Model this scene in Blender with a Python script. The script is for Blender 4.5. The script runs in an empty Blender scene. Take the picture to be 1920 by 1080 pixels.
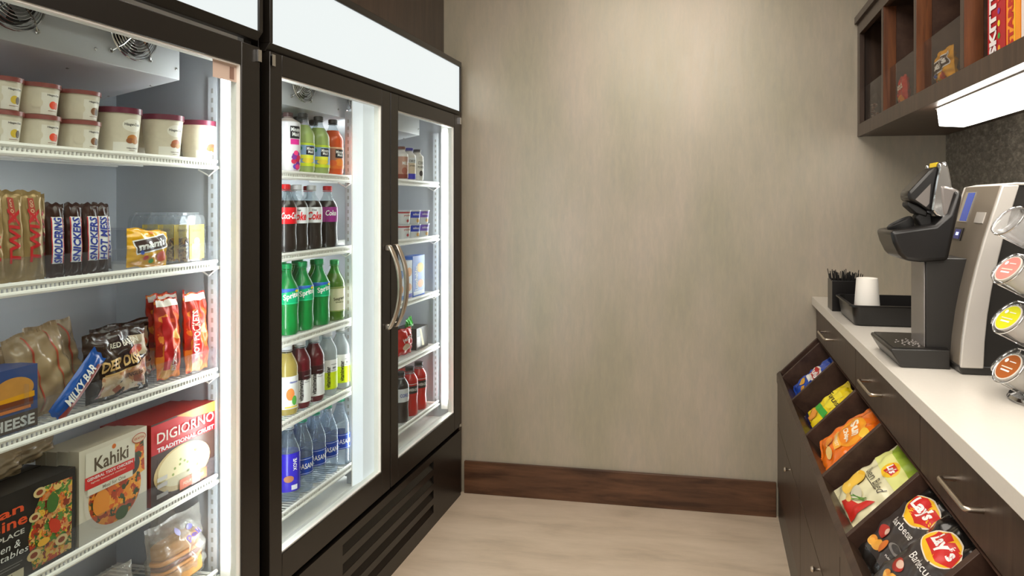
import bpy, bmesh, math, random
from mathutils import Matrix, Vector
random.seed(7)
PI = math.pi
C = bpy.context.scene.collection
SC = bpy.context.scene
# ------------------------------------------------------------------ camera
F, CX, CY, VX, HC = 1300.0, 1098.0, 380.0, 1335.0, 1.345      # the lens, in pixels of a 1920x1080 frame
TH = math.atan((VX-CX)/F); c_, s_ = math.cos(TH), math.sin(TH)
cam = bpy.data.objects.new('camera', bpy.data.cameras.new('camera')); C.objects.link(cam)
cam.location = (0, 0, HC); cam.rotation_euler = (PI/2, 0, TH)
cam.data.sensor_width = 36; cam.data.lens = F/1920*36
cam.data.shift_x = (960-CX)/1920; cam.data.shift_y = (CY-540)/1920
cam.data.clip_start = .02
SC.camera = cam
# ------------------------------------------------------------------ world, lights, exposure
SC.view_settings.view_transform = 'Standard'; SC.view_settings.look = 'None'
SC.view_settings.gamma = 1; SC.view_settings.exposure = 0.0
try: SC.view_settings.use_curve_mapping = False
except Exception: pass
try:
    SC.cycles.use_denoising = True; SC.cycles.max_bounces = 10; SC.cycles.transparent_max_bounces = 24
    SC.cycles.sample_clamp_indirect = 6; SC.cycles.caustics_reflective = False; SC.cycles.caustics_refractive = False
except Exception: pass
W = bpy.data.worlds.new('world'); SC.world = W; W.use_nodes = True
W.node_tree.nodes['Background'].inputs[0].default_value = (1.0, .95, .89, 1)
W.node_tree.nodes['Background'].inputs[1].default_value = 1.0
def area(name, loc, rot, sx, sy, power, col):
    l = bpy.data.lights.new(name, 'AREA'); l.shape = 'RECTANGLE'; l.size = sx; l.size_y = sy
    l.energy = power; l.color = col
    o = bpy.data.objects.new(name, l); C.objects.link(o); o.location = loc; o.rotation_euler = rot
    return o
area('ceiling_lamp_aisle', (-.30, .95, 2.66), (0, 0, 0), 1.2, 2.4, 44, (1, .92, .82))
area('ceiling_lamp_entrance', (-.3, -.9, 2.66), (math.radians(25), 0, 0), 1.6, 1.0, 60, (1, .93, .84))
EM_HEAD, EM_TUBE, EM_UNDER = .90, 24.0, 10.0

# ------------------------------------------------------------------ pixel <-> place
def Yp(px, X):
    t = (px-CX)/F; return X*(c_+t*s_)/(t*c_-s_)
def Xp(px, Y):
    t = (px-CX)/F; return Y*(t*c_-s_)/(c_+t*s_)
def Zp(py, X, Y): return HC+(CY-py)*(-X*s_+Y*c_)/F

# ------------------------------------------------------------------ materials
def new_mat(name):
    m = bpy.data.materials.new(name); m.use_nodes = True
    nt = m.node_tree; nt.nodes.clear(); out = nt.nodes.new('ShaderNodeOutputMaterial')
    return m, nt, out
def rgb(h, a=1):
    h = h.lstrip('#'); v = [int(h[i:i+2], 16)/255 for i in (0, 2, 4)]
    return tuple([x/12.92 if x <= .04045 else ((x+.055)/1.055)**2.4 for x in v]+[a])
def P(name, col, rough=.5, metal=0, spec=.5, emit=None, es=0, coat=0, noise=0, nscale=40, bump=0, bscale=60):
    m, nt, out = new_mat(name); b = nt.nodes.new('ShaderNodeBsdfPrincipled')
    nt.links.new(b.outputs[0], out.inputs[0])
    cc = rgb(col) if isinstance(col, str) else col
    b.inputs['Base Color'].default_value = cc; b.inputs['Roughness'].default_value = rough
    b.inputs['Metallic'].default_value = metal; b.inputs['Specular IOR Level'].default_value = spec
    b.inputs['Coat Weight'].default_value = coat
    if emit: b.inputs['Emission Color'].default_value = rgb(emit); b.inputs['Emission Strength'].default_value = es
    if noise or bump:
        tc = nt.nodes.new('ShaderNodeTexCoord')
    if noise:
        n = nt.nodes.new('ShaderNodeTexNoise'); n.inputs['Scale'].default_value = nscale; n.inputs['Detail'].default_value = 4
        nt.links.new(tc.outputs['Object'], n.inputs['Vector'])
        mx = nt.nodes.new('ShaderNodeMix'); mx.data_type = 'RGBA'
        mx.inputs[6].default_value = cc; mx.inputs[7].default_value = tuple([x*(1-noise) for x in cc[:3]]+[1])
        nt.links.new(n.outputs[0], mx.inputs[0]); nt.links.new(mx.outputs[2], b.inputs['Base Color'])
    if bump:
        n2 = nt.nodes.new('ShaderNodeTexNoise'); n2.inputs['Scale'].default_value = bscale; n2.inputs['Detail'].default_value = 3
        nt.links.new(tc.outputs['Object'], n2.inputs['Vector'])
        bp = nt.nodes.new('ShaderNodeBump'); bp.inputs['Strength'].default_value = bump; bp.inputs['Distance'].default_value = .01
        nt.links.new(n2.outputs[0], bp.inputs['Height']); nt.links.new(bp.outputs[0], b.inputs['Normal'])
    return m
def grain(name, c1, c2, vec_scale, rough=.4, bump=.15, spec=.5, c3=None, rr=None, metal=0, broad=None, bdist=.003, lo=.35, hi=.65):
    """stretched noise: wood grain, silk wallpaper, veined stone"""
    m, nt, out = new_mat(name); b = nt.nodes.new('ShaderNodeBsdfPrincipled'); nt.links.new(b.outputs[0], out.inputs[0])
    tc = nt.nodes.new('ShaderNodeTexCoord'); mp = nt.nodes.new('ShaderNodeMapping'); mp.inputs['Scale'].default_value = vec_scale
    nt.links.new(tc.outputs['Object'], mp.inputs['Vector'])
    n = nt.nodes.new('ShaderNodeTexNoise'); n.inputs['Scale'].default_value = 1; n.inputs['Detail'].default_value = 7; n.inputs['Roughness'].default_value = .65
    n.inputs['Distortion'].default_value = .3
    nt.links.new(mp.outputs[0], n.inputs['Vector'])
    r = nt.nodes.new('ShaderNodeValToRGB'); r.color_ramp.elements[0].position = lo; r.color_ramp.elements[1].position = hi
    r.color_ramp.elements[0].color = rgb(c1); r.color_ramp.elements[1].color = rgb(c2)
    if c3: e = r.color_ramp.elements.new((lo+hi)/2); e.color = rgb(c3)
    nt.links.new(n.outputs[0], r.inputs[0]); nt.links.new(r.outputs[0], b.inputs['Base Color'])
    if broad:
        n3 = nt.nodes.new('ShaderNodeTexNoise'); n3.inputs['Scale'].default_value = broad[2]; n3.inputs['Detail'].default_value = 3
        mp3 = nt.nodes.new('ShaderNodeMapping'); mp3.inputs['Scale'].default_value = (1.6, 1.6, .6)
        nt.links.new(tc.outputs['Object'], mp3.inputs['Vector']); nt.links.new(mp3.outputs[0], n3.inputs['Vector'])
        r3 = nt.nodes.new('ShaderNodeValToRGB'); r3.color_ramp.elements[0].position = .35; r3.color_ramp.elements[1].position = .65
        r3.color_ramp.elements[0].color = rgb(broad[0]); r3.color_ramp.elements[1].color = rgb(broad[1]); nt.links.new(n3.outputs[0], r3.inputs[0])
        mm = nt.nodes.new('ShaderNodeMix'); mm.data_type = 'RGBA'; mm.blend_type = 'MULTIPLY'; mm.inputs[0].default_value = 1
        nt.links.new(r.outputs[0], mm.inputs[6]); nt.links.new(r3.outputs[0], mm.inputs[7]); nt.links.new(mm.outputs[2], b.inputs['Base Color'])
    b.inputs['Roughness'].default_value = rough; b.inputs['Specular IOR Level'].default_value = spec; b.inputs['Metallic'].default_value = metal
    if rr:
        mr = nt.nodes.new('ShaderNodeMapRange'); mr.inputs['To Min'].default_value = rr[0]; mr.inputs['To Max'].default_value = rr[1]
        nt.links.new(n.outputs[0], mr.inputs['Value']); nt.links.new(mr.outputs[0], b.inputs['Roughness'])
    bp = nt.nodes.new('ShaderNodeBump'); bp.inputs['Strength'].default_value = bump; bp.inputs['Distance'].default_value = bdist
    nt.links.new(n.outputs[0], bp.inputs['Height']); nt.links.new(bp.outputs[0], b.inputs['Normal'])
    return m
def clear(name, tint='#ffffff', refl=.9, body=None, bodyfac=0, rough=.03, bump=0, bscale=60, ior=1.45):
    """see-through film or pane: tinted transparency, a share of coloured body, fresnel gloss on top"""
    m, nt, out = new_mat(name)
    tr = nt.nodes.new('ShaderNodeBsdfTransparent'); tr.inputs[0].default_value = rgb(tint)
    cur = tr.outputs[0]
    if body:
        d = nt.nodes.new('ShaderNodeBsdfPrincipled'); d.inputs['Base Color'].default_value = rgb(body); d.inputs['Roughness'].default_value = .35
        mx = nt.nodes.new('ShaderNodeMixShader'); mx.inputs[0].default_value = bodyfac
        nt.links.new(cur, mx.inputs[1]); nt.links.new(d.outputs[0], mx.inputs[2]); cur = mx.outputs[0]
    g = nt.nodes.new('ShaderNodeBsdfGlossy'); g.inputs['Roughness'].default_value = rough
    fr = nt.nodes.new('ShaderNodeFresnel'); fr.inputs[0].default_value = ior
    mu = nt.nodes.new('ShaderNodeMath'); mu.operation = 'MULTIPLY'; mu.inputs[1].default_value = refl
    nt.links.new(fr.outputs[0], mu.inputs[0])
    ge = nt.nodes.new('ShaderNodeNewGeometry'); inv = nt.nodes.new('ShaderNodeMath'); inv.operation = 'SUBTRACT'; inv.inputs[0].default_value = 1
    nt.links.new(ge.outputs['Backfacing'], inv.inputs[1]); m3 = nt.nodes.new('ShaderNodeMath'); m3.operation = 'MULTIPLY'
    nt.links.new(mu.outputs[0], m3.inputs[0]); nt.links.new(inv.outputs[0], m3.inputs[1]); mu = m3
    m2 = nt.nodes.new('ShaderNodeMixShader'); nt.links.new(mu.outputs[0], m2.inputs[0])
    nt.links.new(cur, m2.inputs[1]); nt.links.new(g.outputs[0], m2.inputs[2]); nt.links.new(m2.outputs[0], out.inputs[0])
    if bump:
        tc = nt.nodes.new('ShaderNodeTexCoord')
        n2 = nt.nodes.new('ShaderNodeTexNoise'); n2.inputs['Scale'].default_value = bscale; n2.inputs['Distortion'].default_value = 1
        nt.links.new(tc.outputs['Object'], n2.inputs['Vector'])
        bp = nt.nodes.new('ShaderNodeBump'); bp.inputs['Strength'].default_value = bump; bp.inputs['Distance'].default_value = .01
        nt.links.new(n2.outputs[0], bp.inputs['Height']); nt.links.new(bp.outputs[0], g.inputs['Normal'])
        nt.links.new(bp.outputs[0], fr.inputs['Normal'])
    return m
def food(name, cols, scale=55, rough=.4, pale=None):
    """printed picture of food: patches of the dish's own colours"""
    m, nt, out = new_mat(name); b = nt.nodes.new('ShaderNodeBsdfPrincipled'); nt.links.new(b.outputs[0], out.inputs[0])
    tc = nt.nodes.new('ShaderNodeTexCoord')
    n = nt.nodes.new('ShaderNodeTexNoise'); n.inputs['Scale'].default_value = scale*.9
    nt.links.new(tc.outputs['Object'], n.inputs['Vector'])
    vm = nt.nodes.new('ShaderNodeVectorMath'); vm.operation = 'MULTIPLY_ADD'; vm.inputs[1].default_value = (.03, .03, .03)
    nt.links.new(n.outputs['Color'], vm.inputs[0]); nt.links.new(tc.outputs['Object'], vm.inputs[2])
    v = nt.nodes.new('ShaderNodeTexVoronoi'); v.inputs['Scale'].default_value = scale
    nt.links.new(vm.outputs[0], v.inputs['Vector'])
    sp = nt.nodes.new('ShaderNodeSeparateColor'); nt.links.new(v.outputs['Color'], sp.inputs[0])
    r = nt.nodes.new('ShaderNodeValToRGB'); r.color_ramp.interpolation = 'CONSTANT'
    els = r.color_ramp.elements
    for i, h in enumerate(cols):
        e = els[i] if i < 2 else els.new(i/len(cols))
        e.position = i/len(cols); e.color = rgb(h)
    nt.links.new(sp.outputs[0], r.inputs[0]); nt.links.new(r.outputs[0], b.inputs['Base Color'])
    b.inputs['Roughness'].default_value = rough
    return m
_mc = {}
def K(col, rough=.4, coat=0, metal=0):
    k = (col, rough, coat, metal)
    if k not in _mc: _mc[k] = P('paint_'+col.lstrip('#'), col, rough, metal=metal, coat=coat)
    return _mc[k]
M = dict(
 wallpaper=grain('silk_wallpaper', '#aaa397', '#bfb2a0', (60, 60, 13), .34, .35, .5, c3='#b5aa9a', rr=(.24, .40), bdist=.0007, lo=.15, hi=.85, metal=.15, broad=('#eaefe8', '#ffffff', 2.2)),
 paint=P('wall_paint', '#a89c8a', .6), ceil=P('ceiling_paint', '#d8d2c6', .7),
 floor=grain('veined_tile', '#b8a690', '#ddcab4', (2.2, 9, 1), .38, .1, .45, c3='#d0bda6', lo=.25, hi=.68),
 wood=grain('dark_wood', '#33241b', '#4a382c', (30, 30, 2.2), .38, .15, .4),
 woodh=grain('dark_wood_lengthwise', '#3d2618', '#6b4a34', (2.4, 30, 22), .4, .12, .4),
 woodred=grain('reddish_wood', '#4c2a18', '#7a4a2a', (30, 30, 2.2), .36, .15, .45),
 woodin=grain('bin_wood', '#33211a', '#4d382d', (14, 14, 14), .45, .1, .35),
 black=P('black_enamel', '#17130f', .34, spec=.5), blackp=P('black_plastic', '#141212', .28), blackm=P('soft_black', '#0e0c0b', .6),
 liner=P('white_liner', '#b3b6bb', .35), wire=P('white_coated_wire', '#f0eee8', .35), linerg=P('grey_liner', '#b4b7bc', .4),
 head=P('backlit_panel', '#404444', .3, emit='#f1f8f8', es=EM_HEAD), tube=P('led_tube', '#ffffff', .4, emit='#fbfdff', es=EM_TUBE),
 under=P('undercabinet_diffuser', '#ffffff', .4, emit='#fffaf0', es=EM_UNDER),
 chrome=P('chrome', '#d8d8d8', .12, metal=1), steel=P('brushed_nickel', '#c9bdae', .28, metal=1), gasket=P('gasket_grey', '#8d8b86', .5),
 glass=clear('door_glass', '#f4f8f7', .55), acrylic=clear('acrylic', '#f7f8fa', .45, '#dfe3ea', .03), acr2=clear('grey_acrylic', '#eceae7', .4, '#8a8078', .05),
 counter=P('white_quartz', '#e6e0d6', .25, noise=.06, nscale=120), mosaic=grain('dark_mosaic', '#46413b', '#a1988b', (70, 34, 70), .35, .6, .5, c3='#6c655c', bdist=.006, lo=.3, hi=.7),
 silver=P('silver_plastic', '#8e8376', .32, metal=.35), pale=P('pale_silver_trim', '#cfcac4', .3, metal=.2), dark=P('graphite_plastic', '#2b2927', .35), gry=P('grey_glossy_plastic', '#857f7c', .18, metal=.3),
 lcd=P('blue_screen', '#28408c', .2, emit='#3a55b8', es=.5), blue=P('blue_button', '#101a50', .2, emit='#2030a0', es=.3), lamp=P('button_glow', '#a0b0ff', .2, emit='#b8c6ff', es=2),
 diffuser=P('lamp_cover_plastic', '#d0d3d6', .4, emit='#f2f6fa', es=.55), yellow=K('#f2cf12'), clearpet=clear('clear_bottle_plastic', '#e9eef0', 1, '#c8d0d6', .10, .06), 
)
# ------------------------------------------------------------------ mesh builder
_txt = {}
def text_mesh(t, bold=.0, sp=1.0):
    k = (t, bold, sp)
    if k in _txt: return _txt[k]
    cu = bpy.data.curves.new('lettering', 'FONT'); cu.body = t; cu.offset = bold; cu.resolution_u = 2; cu.space_character = sp
    cu.fill_mode = 'FRONT'
    o = bpy.data.objects.new('lettering', cu); C.objects.link(o)
    bpy.context.view_layer.update()
    me = bpy.data.meshes.new_from_object(o.evaluated_get(bpy.context.evaluated_depsgraph_get()))
    bm = bmesh.new(); bm.from_mesh(me)
    for ax in (0, 1):
        lo = min(v.co[ax] for v in bm.verts); hi = max(v.co[ax] for v in bm.verts); q = lo+.13
        while q < hi:
            bmesh.ops.bisect_plane(bm, geom=bm.verts[:]+bm.edges[:]+bm.faces[:], plane_co=(q, 0, 0) if ax == 0 else (0, q, 0), plane_no=(1, 0, 0) if ax == 0 else (0, 1, 0)); q += .13
    bm.to_mesh(me); bm.free()
    vs = [(v.co.x, v.co.y) for v in me.vertices]; fs = [tuple(p.vertices) for p in me.polygons]
    bpy.data.objects.remove(o); bpy.data.curves.remove(cu); bpy.data.meshes.remove(me)
    x0, x1 = min(v[0] for v in vs), max(v[0] for v in vs); y0, y1 = min(v[1] for v in vs), max(v[1] for v in vs)
    vs = [((x-x0)/(x1-x0)-.5, (y-y0)/(y1-y0)-.5) for x, y in vs]
    _txt[k] = (vs, fs); return _txt[k]
class MB:
    def __init__(s): s.v = []; s.f = []; s.m = []; s.mats = []
    def mi(s, m):
        if m not in s.mats: s.mats.append(m)
        return s.mats.index(m)
    def add(s, vs, fs, m, T=None):
        o = len(s.v); i = s.mi(m)
        s.v += [tuple(T @ Vector(v)) for v in vs] if T else [tuple(v) for v in vs]
        for f in fs: s.f.append(tuple(o+k for k in f)); s.m.append(i)
        return s
    def box(s, x0, x1, y0, y1, z0, z1, m, T=None):
        if x0 > x1: x0, x1 = x1, x0
        if y0 > y1: y0, y1 = y1, y0
        if z0 > z1: z0, z1 = z1, z0
        vs = [(x, y, z) for x in (x0, x1) for y in (y0, y1) for z in (z0, z1)]
        fs = [(0, 1, 3, 2), (4, 6, 7, 5), (0, 4, 5, 1), (2, 3, 7, 6), (0, 2, 6, 4), (1, 5, 7, 3)]
        return s.add(vs, fs, m, T)
    def prism(s, poly, a0, a1, m, axis='y', T=None):
        """poly in the plane square to axis (y: (x,z); x: (y,z); z: (x,y))"""
        n = len(poly); f3 = {'y': lambda p, a: (p[0], a, p[1]), 'x': lambda p, a: (a, p[0], p[1]), 'z': lambda p, a: (p[0], p[1], a)}[axis]
        vs = [f3(p, a0) for p in poly]+[f3(p, a1) for p in poly]
        fs = [tuple(range(n))[::-1], tuple(range(n, 2*n))]+[(i, (i+1) % n, n+(i+1) % n, n+i) for i in range(n)]
        return s.add(vs, fs, m, T)
    def lathe(s, prof, m, n=28, o=(0, 0, 0), T=None, fr=None):
        vs = []; fs = []
        for (r, z) in prof:
            for k in range(n):
                a = 2*PI*k/n; q = r*(fr(a, z) if fr else 1)
                vs.append((o[0]+q*math.cos(a), o[1]+q*math.sin(a), o[2]+z))
        for j in range(len(prof)-1):
            for k in range(n):
                fs.append((j*n+k, j*n+(k+1) % n, (j+1)*n+(k+1) % n, (j+1)*n+k))
        return s.add(vs, fs, m, T)
    def disc(s, r, z, m, n=28, o=(0, 0, 0), T=None):
        vs = [(o[0]+r*math.cos(2*PI*k/n), o[1]+r*math.sin(2*PI*k/n), o[2]+z) for k in range(n)]
        return s.add(vs, [tuple(range(n))], m, T)
    def tube(s, pts, r, m, n=8, T=None, closed=False):
        pts = [Vector(p) for p in pts]; N = len(pts); vs = []; fs = []; up = None
        for i, p in enumerate(pts):
            if closed: d = pts[(i+1) % N]-pts[i-1]
            else: d = pts[min(i+1, N-1)]-pts[max(i-1, 0)]
            d.normalize()
            if up is None: up = Vector((0, 0, 1)) if abs(d.z) < .9 else Vector((1, 0, 0))
            a = d.cross(up); a.normalize(); b = a.cross(d); b.normalize(); up = b
            for k in range(n):
                t = 2*PI*k/n; vs.append(p+a*r*math.cos(t)+b*r*math.sin(t))
        R = N if closed else N-1
        for i in range(R):
            j = (i+1) % N
            for k in range(n): fs.append((i*n+k, i*n+(k+1) % n, j*n+(k+1) % n, j*n+k))
        if not closed: fs += [tuple(range(n))[::-1], tuple((N-1)*n+k for k in range(n))]
        return s.add(vs, fs, m, T)
    def grid(s, fn, nu, nv, m, T=None):
        vs = [fn(i/nu, j/nv) for j in range(nv+1) for i in range(nu+1)]
        fs = [(j*(nu+1)+i, j*(nu+1)+i+1, (j+1)*(nu+1)+i+1, (j+1)*(nu+1)+i) for j in range(nv) for i in range(nu)]
        return s.add(vs, fs, m, T)
    def art(s, els, mp, T=None, lift=.0006, step=.0002):
        """printed marks: ('r',cx,cy,w,h,mat,rot) ('e',cx,cy,rx,ry,mat,rot) ('t',text,cx,cy,w,h,mat,rot,bold,shear) ('p',pts,mat)"""
        for q, e in enumerate(els):
            h = lift+step*q; k = e[0]
            if k == 'r':
                cx, cy, w, hh, m = e[1:6]; ro = e[6] if len(e) > 6 else 0
                nu = max(1, int(w/.004)); nv = max(1, int(hh/.004)); pts = [((i/nu-.5)*w, (j/nv-.5)*hh) for j in range(nv+1) for i in range(nu+1)]
                fs = [(j*(nu+1)+i, j*(nu+1)+i+1, (j+1)*(nu+1)+i+1, (j+1)*(nu+1)+i) for j in range(nv) for i in range(nu)]
            elif k == 'e':
                cx, cy, rx, ry, m = e[1:6]; ro = e[6] if len(e) > 6 else 0; n = 32; R = max(2, int(max(rx, ry)/.004))
                pts = [(0, 0)]+[(rx*j/R*math.cos(2*PI*i/n), ry*j/R*math.sin(2*PI*i/n)) for j in range(1, R+1) for i in range(n)]
                fs = [(0, 1+i, 1+(i+1) % n) for i in range(n)]+[(1+(j-1)*n+i, 1+j*n+i, 1+j*n+(i+1) % n, 1+(j-1)*n+(i+1) % n) for j in range(1, R) for i in range(n)]
            elif k == 't':
                t, cx, cy, w, hh, m = e[1:7]; ro = e[7] if len(e) > 7 else 0; bo = e[8] if len(e) > 8 else .02; sh = e[9] if len(e) > 9 else 0
                vs, fs = text_mesh(t, bo); pts = [(x*w+sh*y*hh, y*hh) for x, y in vs]
            else:
                raw, m = e[1], e[2]; ro = 0; cx = sum(p[0] for p in raw)/len(raw); cy = sum(p[1] for p in raw)/len(raw); n = len(raw)
                den = []
                for i in range(n):
                    a, b = raw[i], raw[(i+1) % n]
                    for j in range(6): den.append((a[0]+(b[0]-a[0])*j/6-cx, a[1]+(b[1]-a[1])*j/6-cy))
                n = len(den); R = 6
                pts = [(0, 0)]+[(p[0]*j/R, p[1]*j/R) for j in range(1, R+1) for p in den]
                fs = [(0, 1+i, 1+(i+1) % n) for i in range(n)]+[(1+(j-1)*n+i, 1+j*n+i, 1+j*n+(i+1) % n, 1+(j-1)*n+(i+1) % n) for j in range(1, R) for i in range(n)]
            co, so = math.cos(ro), math.sin(ro)
            s.add([mp(cx+x*co-y*so, cy+x*so+y*co, h) for x, y in pts], fs, m, T)
        return s
    def build(s, name, parent=None, smooth=True, bevel=0, seg=2, ang=35, T=None):
        me = bpy.data.meshes.new(name)
        me.from_pydata([tuple(T @ Vector(v)) for v in s.v] if T else s.v, [], s.f)
        for m in s.mats: me.materials.append(m)
        me.polygons.foreach_set('material_index', s.m)
        me.update()
        if smooth:
            me.polygons.foreach_set('use_smooth', [True]*len(me.polygons)); me.set_sharp_from_angle(angle=math.radians(ang))
        o = bpy.data.objects.new(name, me); C.objects.link(o)
        if parent: o.parent = parent
        if bevel:
            b = o.modifiers.new('bevel', 'BEVEL'); b.width = bevel; b.segments = seg; b.limit_method = 'ANGLE'; b.angle_limit = math.radians(40)
            b.harden_normals = False
        return o
def tag(o, label, cat, group=None, kind=None):
    if label: o['label'] = label
    if cat: o['category'] = cat
    if group: o['group'] = group
    if kind: o['kind'] = kind
    return o
def thing(name, label, cat, loc=(0, 0, 0), rot=(0, 0, 0), group=None):
    o = bpy.data.objects.new(name, None); C.objects.link(o); o.location = loc; o.rotation_euler = rot; o.empty_display_size = .05
    return tag(o, label, cat, group)
def struct(o, label=None):
    o['kind'] = 'structure'
    if label: o['label'] = label
    return o
def dup(root, loc, rotz=None, label=None, group=None):
    r = root.copy(); C.objects.link(r); r.location = loc
    if rotz is not None: r.rotation_euler = (0, 0, rotz)
    if label: r['label'] = label
    if group: r['group'] = group
    for ch in list(root.children):
        k = ch.copy(); C.objects.link(k); k.parent = r
        for g in ch.children:
            d = g.copy(); C.objects.link(d); d.parent = k
    return r
def flat(x, y0=0, z0=0): return lambda u, v, h: (x+h, y0+u, z0+v)
def cyl(rf): return lambda u, v, h: ((rf(v)+h)*math.cos(u/rf(v)), (rf(v)+h)*math.sin(u/rf(v)), v)
def prof_r(prof):
    def f(z):
        for (r0, z0), (r1, z1) in zip(prof, prof[1:]):
            if z0 <= z <= z1 and z1 > z0: return r0+(r1-r0)*(z-z0)/(z1-z0)
        return prof[-1][0]
    return f

# ------------------------------------------------------------------ the room
WB, WR, CEIL = 3.074, .947, 2.72       # back wall y, right wall x, ceiling z
struct(MB().box(-1.75, 1.1, -3.2, 3.2, -.06, 0, M['floor']).build('floor'), 'pale veined stone floor')
struct(MB().box(-1.75, 1.1, -3.2, 3.2, CEIL, CEIL+.06, M['ceil']).build('ceiling'), 'plain pale ceiling')
struct(MB().box(-1.75, 1.1, WB, WB+.1, 0, CEIL, M['wallpaper']).build('wall_back'), 'beige grey wall with silky vertical streaks')
struct(MB().box(WR, WR+.1, -3.2, WB, 0, CEIL, M['mosaic']).build('wall_right'), 'dark textured wall behind the coffee counter')
struct(MB().box(-1.75, -1.65, -3.2, WB, 0, CEIL, M['paint']).build('wall_left'), 'wall behind the fridges')
bb = MB().box(-1.13, .27, WB-.016, WB, .0, .148, M['woodh']).build('baseboard_back', bevel=.002)
struct(bb, 'dark wood baseboard along the back wall')

# ------------------------------------------------------------------ fridges
FX = -1.138           # front plane of the doors
BX = -1.52            # back of the interior
def wire_shelf(y0, y1, z, parent):
    """white coated wire rack, front rail with ladder ticks"""
    mb = MB(); x0, x1 = BX+.015, -1.222; w = M['wire']
    n = int((y1-y0)/.016)
    for i in range(n+1):
        y = y0+(y1-y0)*i/n
        mb.box(x0, x1, y-.0012, y+.0012, z-.003, z, w)
    for x in (x0, x0+.075, x0+.15, x0+.225): mb.tube([(x, y0, z-.006), (x, y1, z-.006)], .0035, w, 8)
    mb.tube([(x0, y0, z-.004), (x1, y0, z-.004)], .003, w, 6); mb.tube([(x0, y1, z-.004), (x1, y1, z-.004)], .003, w, 6)
    sh = mb.build('shelf', parent)
    r = MB(); r.tube([(x1, y0-.006, z+.002), (x1, y1+.006, z+.002)], .0050, w, 8)
    r.tube([(x1+.002, y0-.012, z-.014), (x1+.002, y1+.012, z-.014)], .0048, w, 8)
    k = int((y1-y0)/.009)
    for i in range(k+1):
        y = y0+(y1-y0)*i/k; r.box(x1-.001, x1+.002, y-.0022, y+.0022, z-.014, z, w)
    for y in (y0-.004, y1+.004): r.tube([(x1, y, z-.018), (x1-.02, y, z-.034), (x1-.05, y, z-.018)], .002, w, 6)
    r.build('front_rail', sh)
    return sh
def pilaster(y, sgn, parent, x=-1.235):
    mb = MB().box(x-.012, x+.012, y, y+sgn*.005, .40, 1.66, M['linerg'])
    z = .42
    while z < 1.64: mb.box(x-.003, x+.003, y+sgn*.005, y+sgn*.0056, z, z+.012, M['gasket']); z += .024
    return mb.build('shelf_post', parent)
def fan(y, z, x, parent):
    g = MB(); ch = M['chrome']
    for k in range(9):
        R = .012+.0062*k
        g.tube([(x+.018-.00012*k*k*1.0, y+R*math.cos(2*PI*i/28), z+R*math.sin(2*PI*i/28)) for i in range(28)], .0011 if k < 8 else .0022, ch, 6, closed=True)
    for k in range(4):
        a = PI/4+k*PI/2
        g.tube([(x+.018, y, z), (x+.016, y+.05*math.cos(a), z+.05*math.sin(a)), (x+.004, y+.072*math.cos(a), z+.072*math.sin(a))], .0014, ch, 6)
        g.lathe([(0, .004), (.005, .003), (.006, 0)], ch, 10, T=Matrix.Translation((x+.001, y+.074*math.cos(a), z+.074*math.sin(a))) @ Matrix.Rotation(PI/2, 4, 'Y'))
    o = g.build('fan_guard', parent)
    b = MB()
    for k in range(5):
        T = Matrix.Translation((x+.004, y, z)) @ Matrix.Rotation(2*PI*k/5, 4, 'X') @ Matrix.Rotation(.5, 4, 'Z')
        b.prism([(-.008, .008), (.008, .008), (.020, .044), (-.016, .046)], -.001, .001, M['linerg'], 'x', T @ Matrix.Rotation(PI/2, 4, 'X') @ Matrix.Rotation(-PI/2, 4, 'X'))
    b.lathe([(0, .010), (.010, .008), (.012, 0)], M['gasket'], 14, T=Matrix.Translation((x, y, z)) @ Matrix.Rotation(PI/2, 4, 'Y'))
    b.lathe([(.052, .001), (.0, .0005)], M['dark'], 28, T=Matrix.Translation((x, y, z)) @ Matrix.Rotation(PI/2, 4, 'Y'))
    b.build('fan_blades', o)
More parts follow.
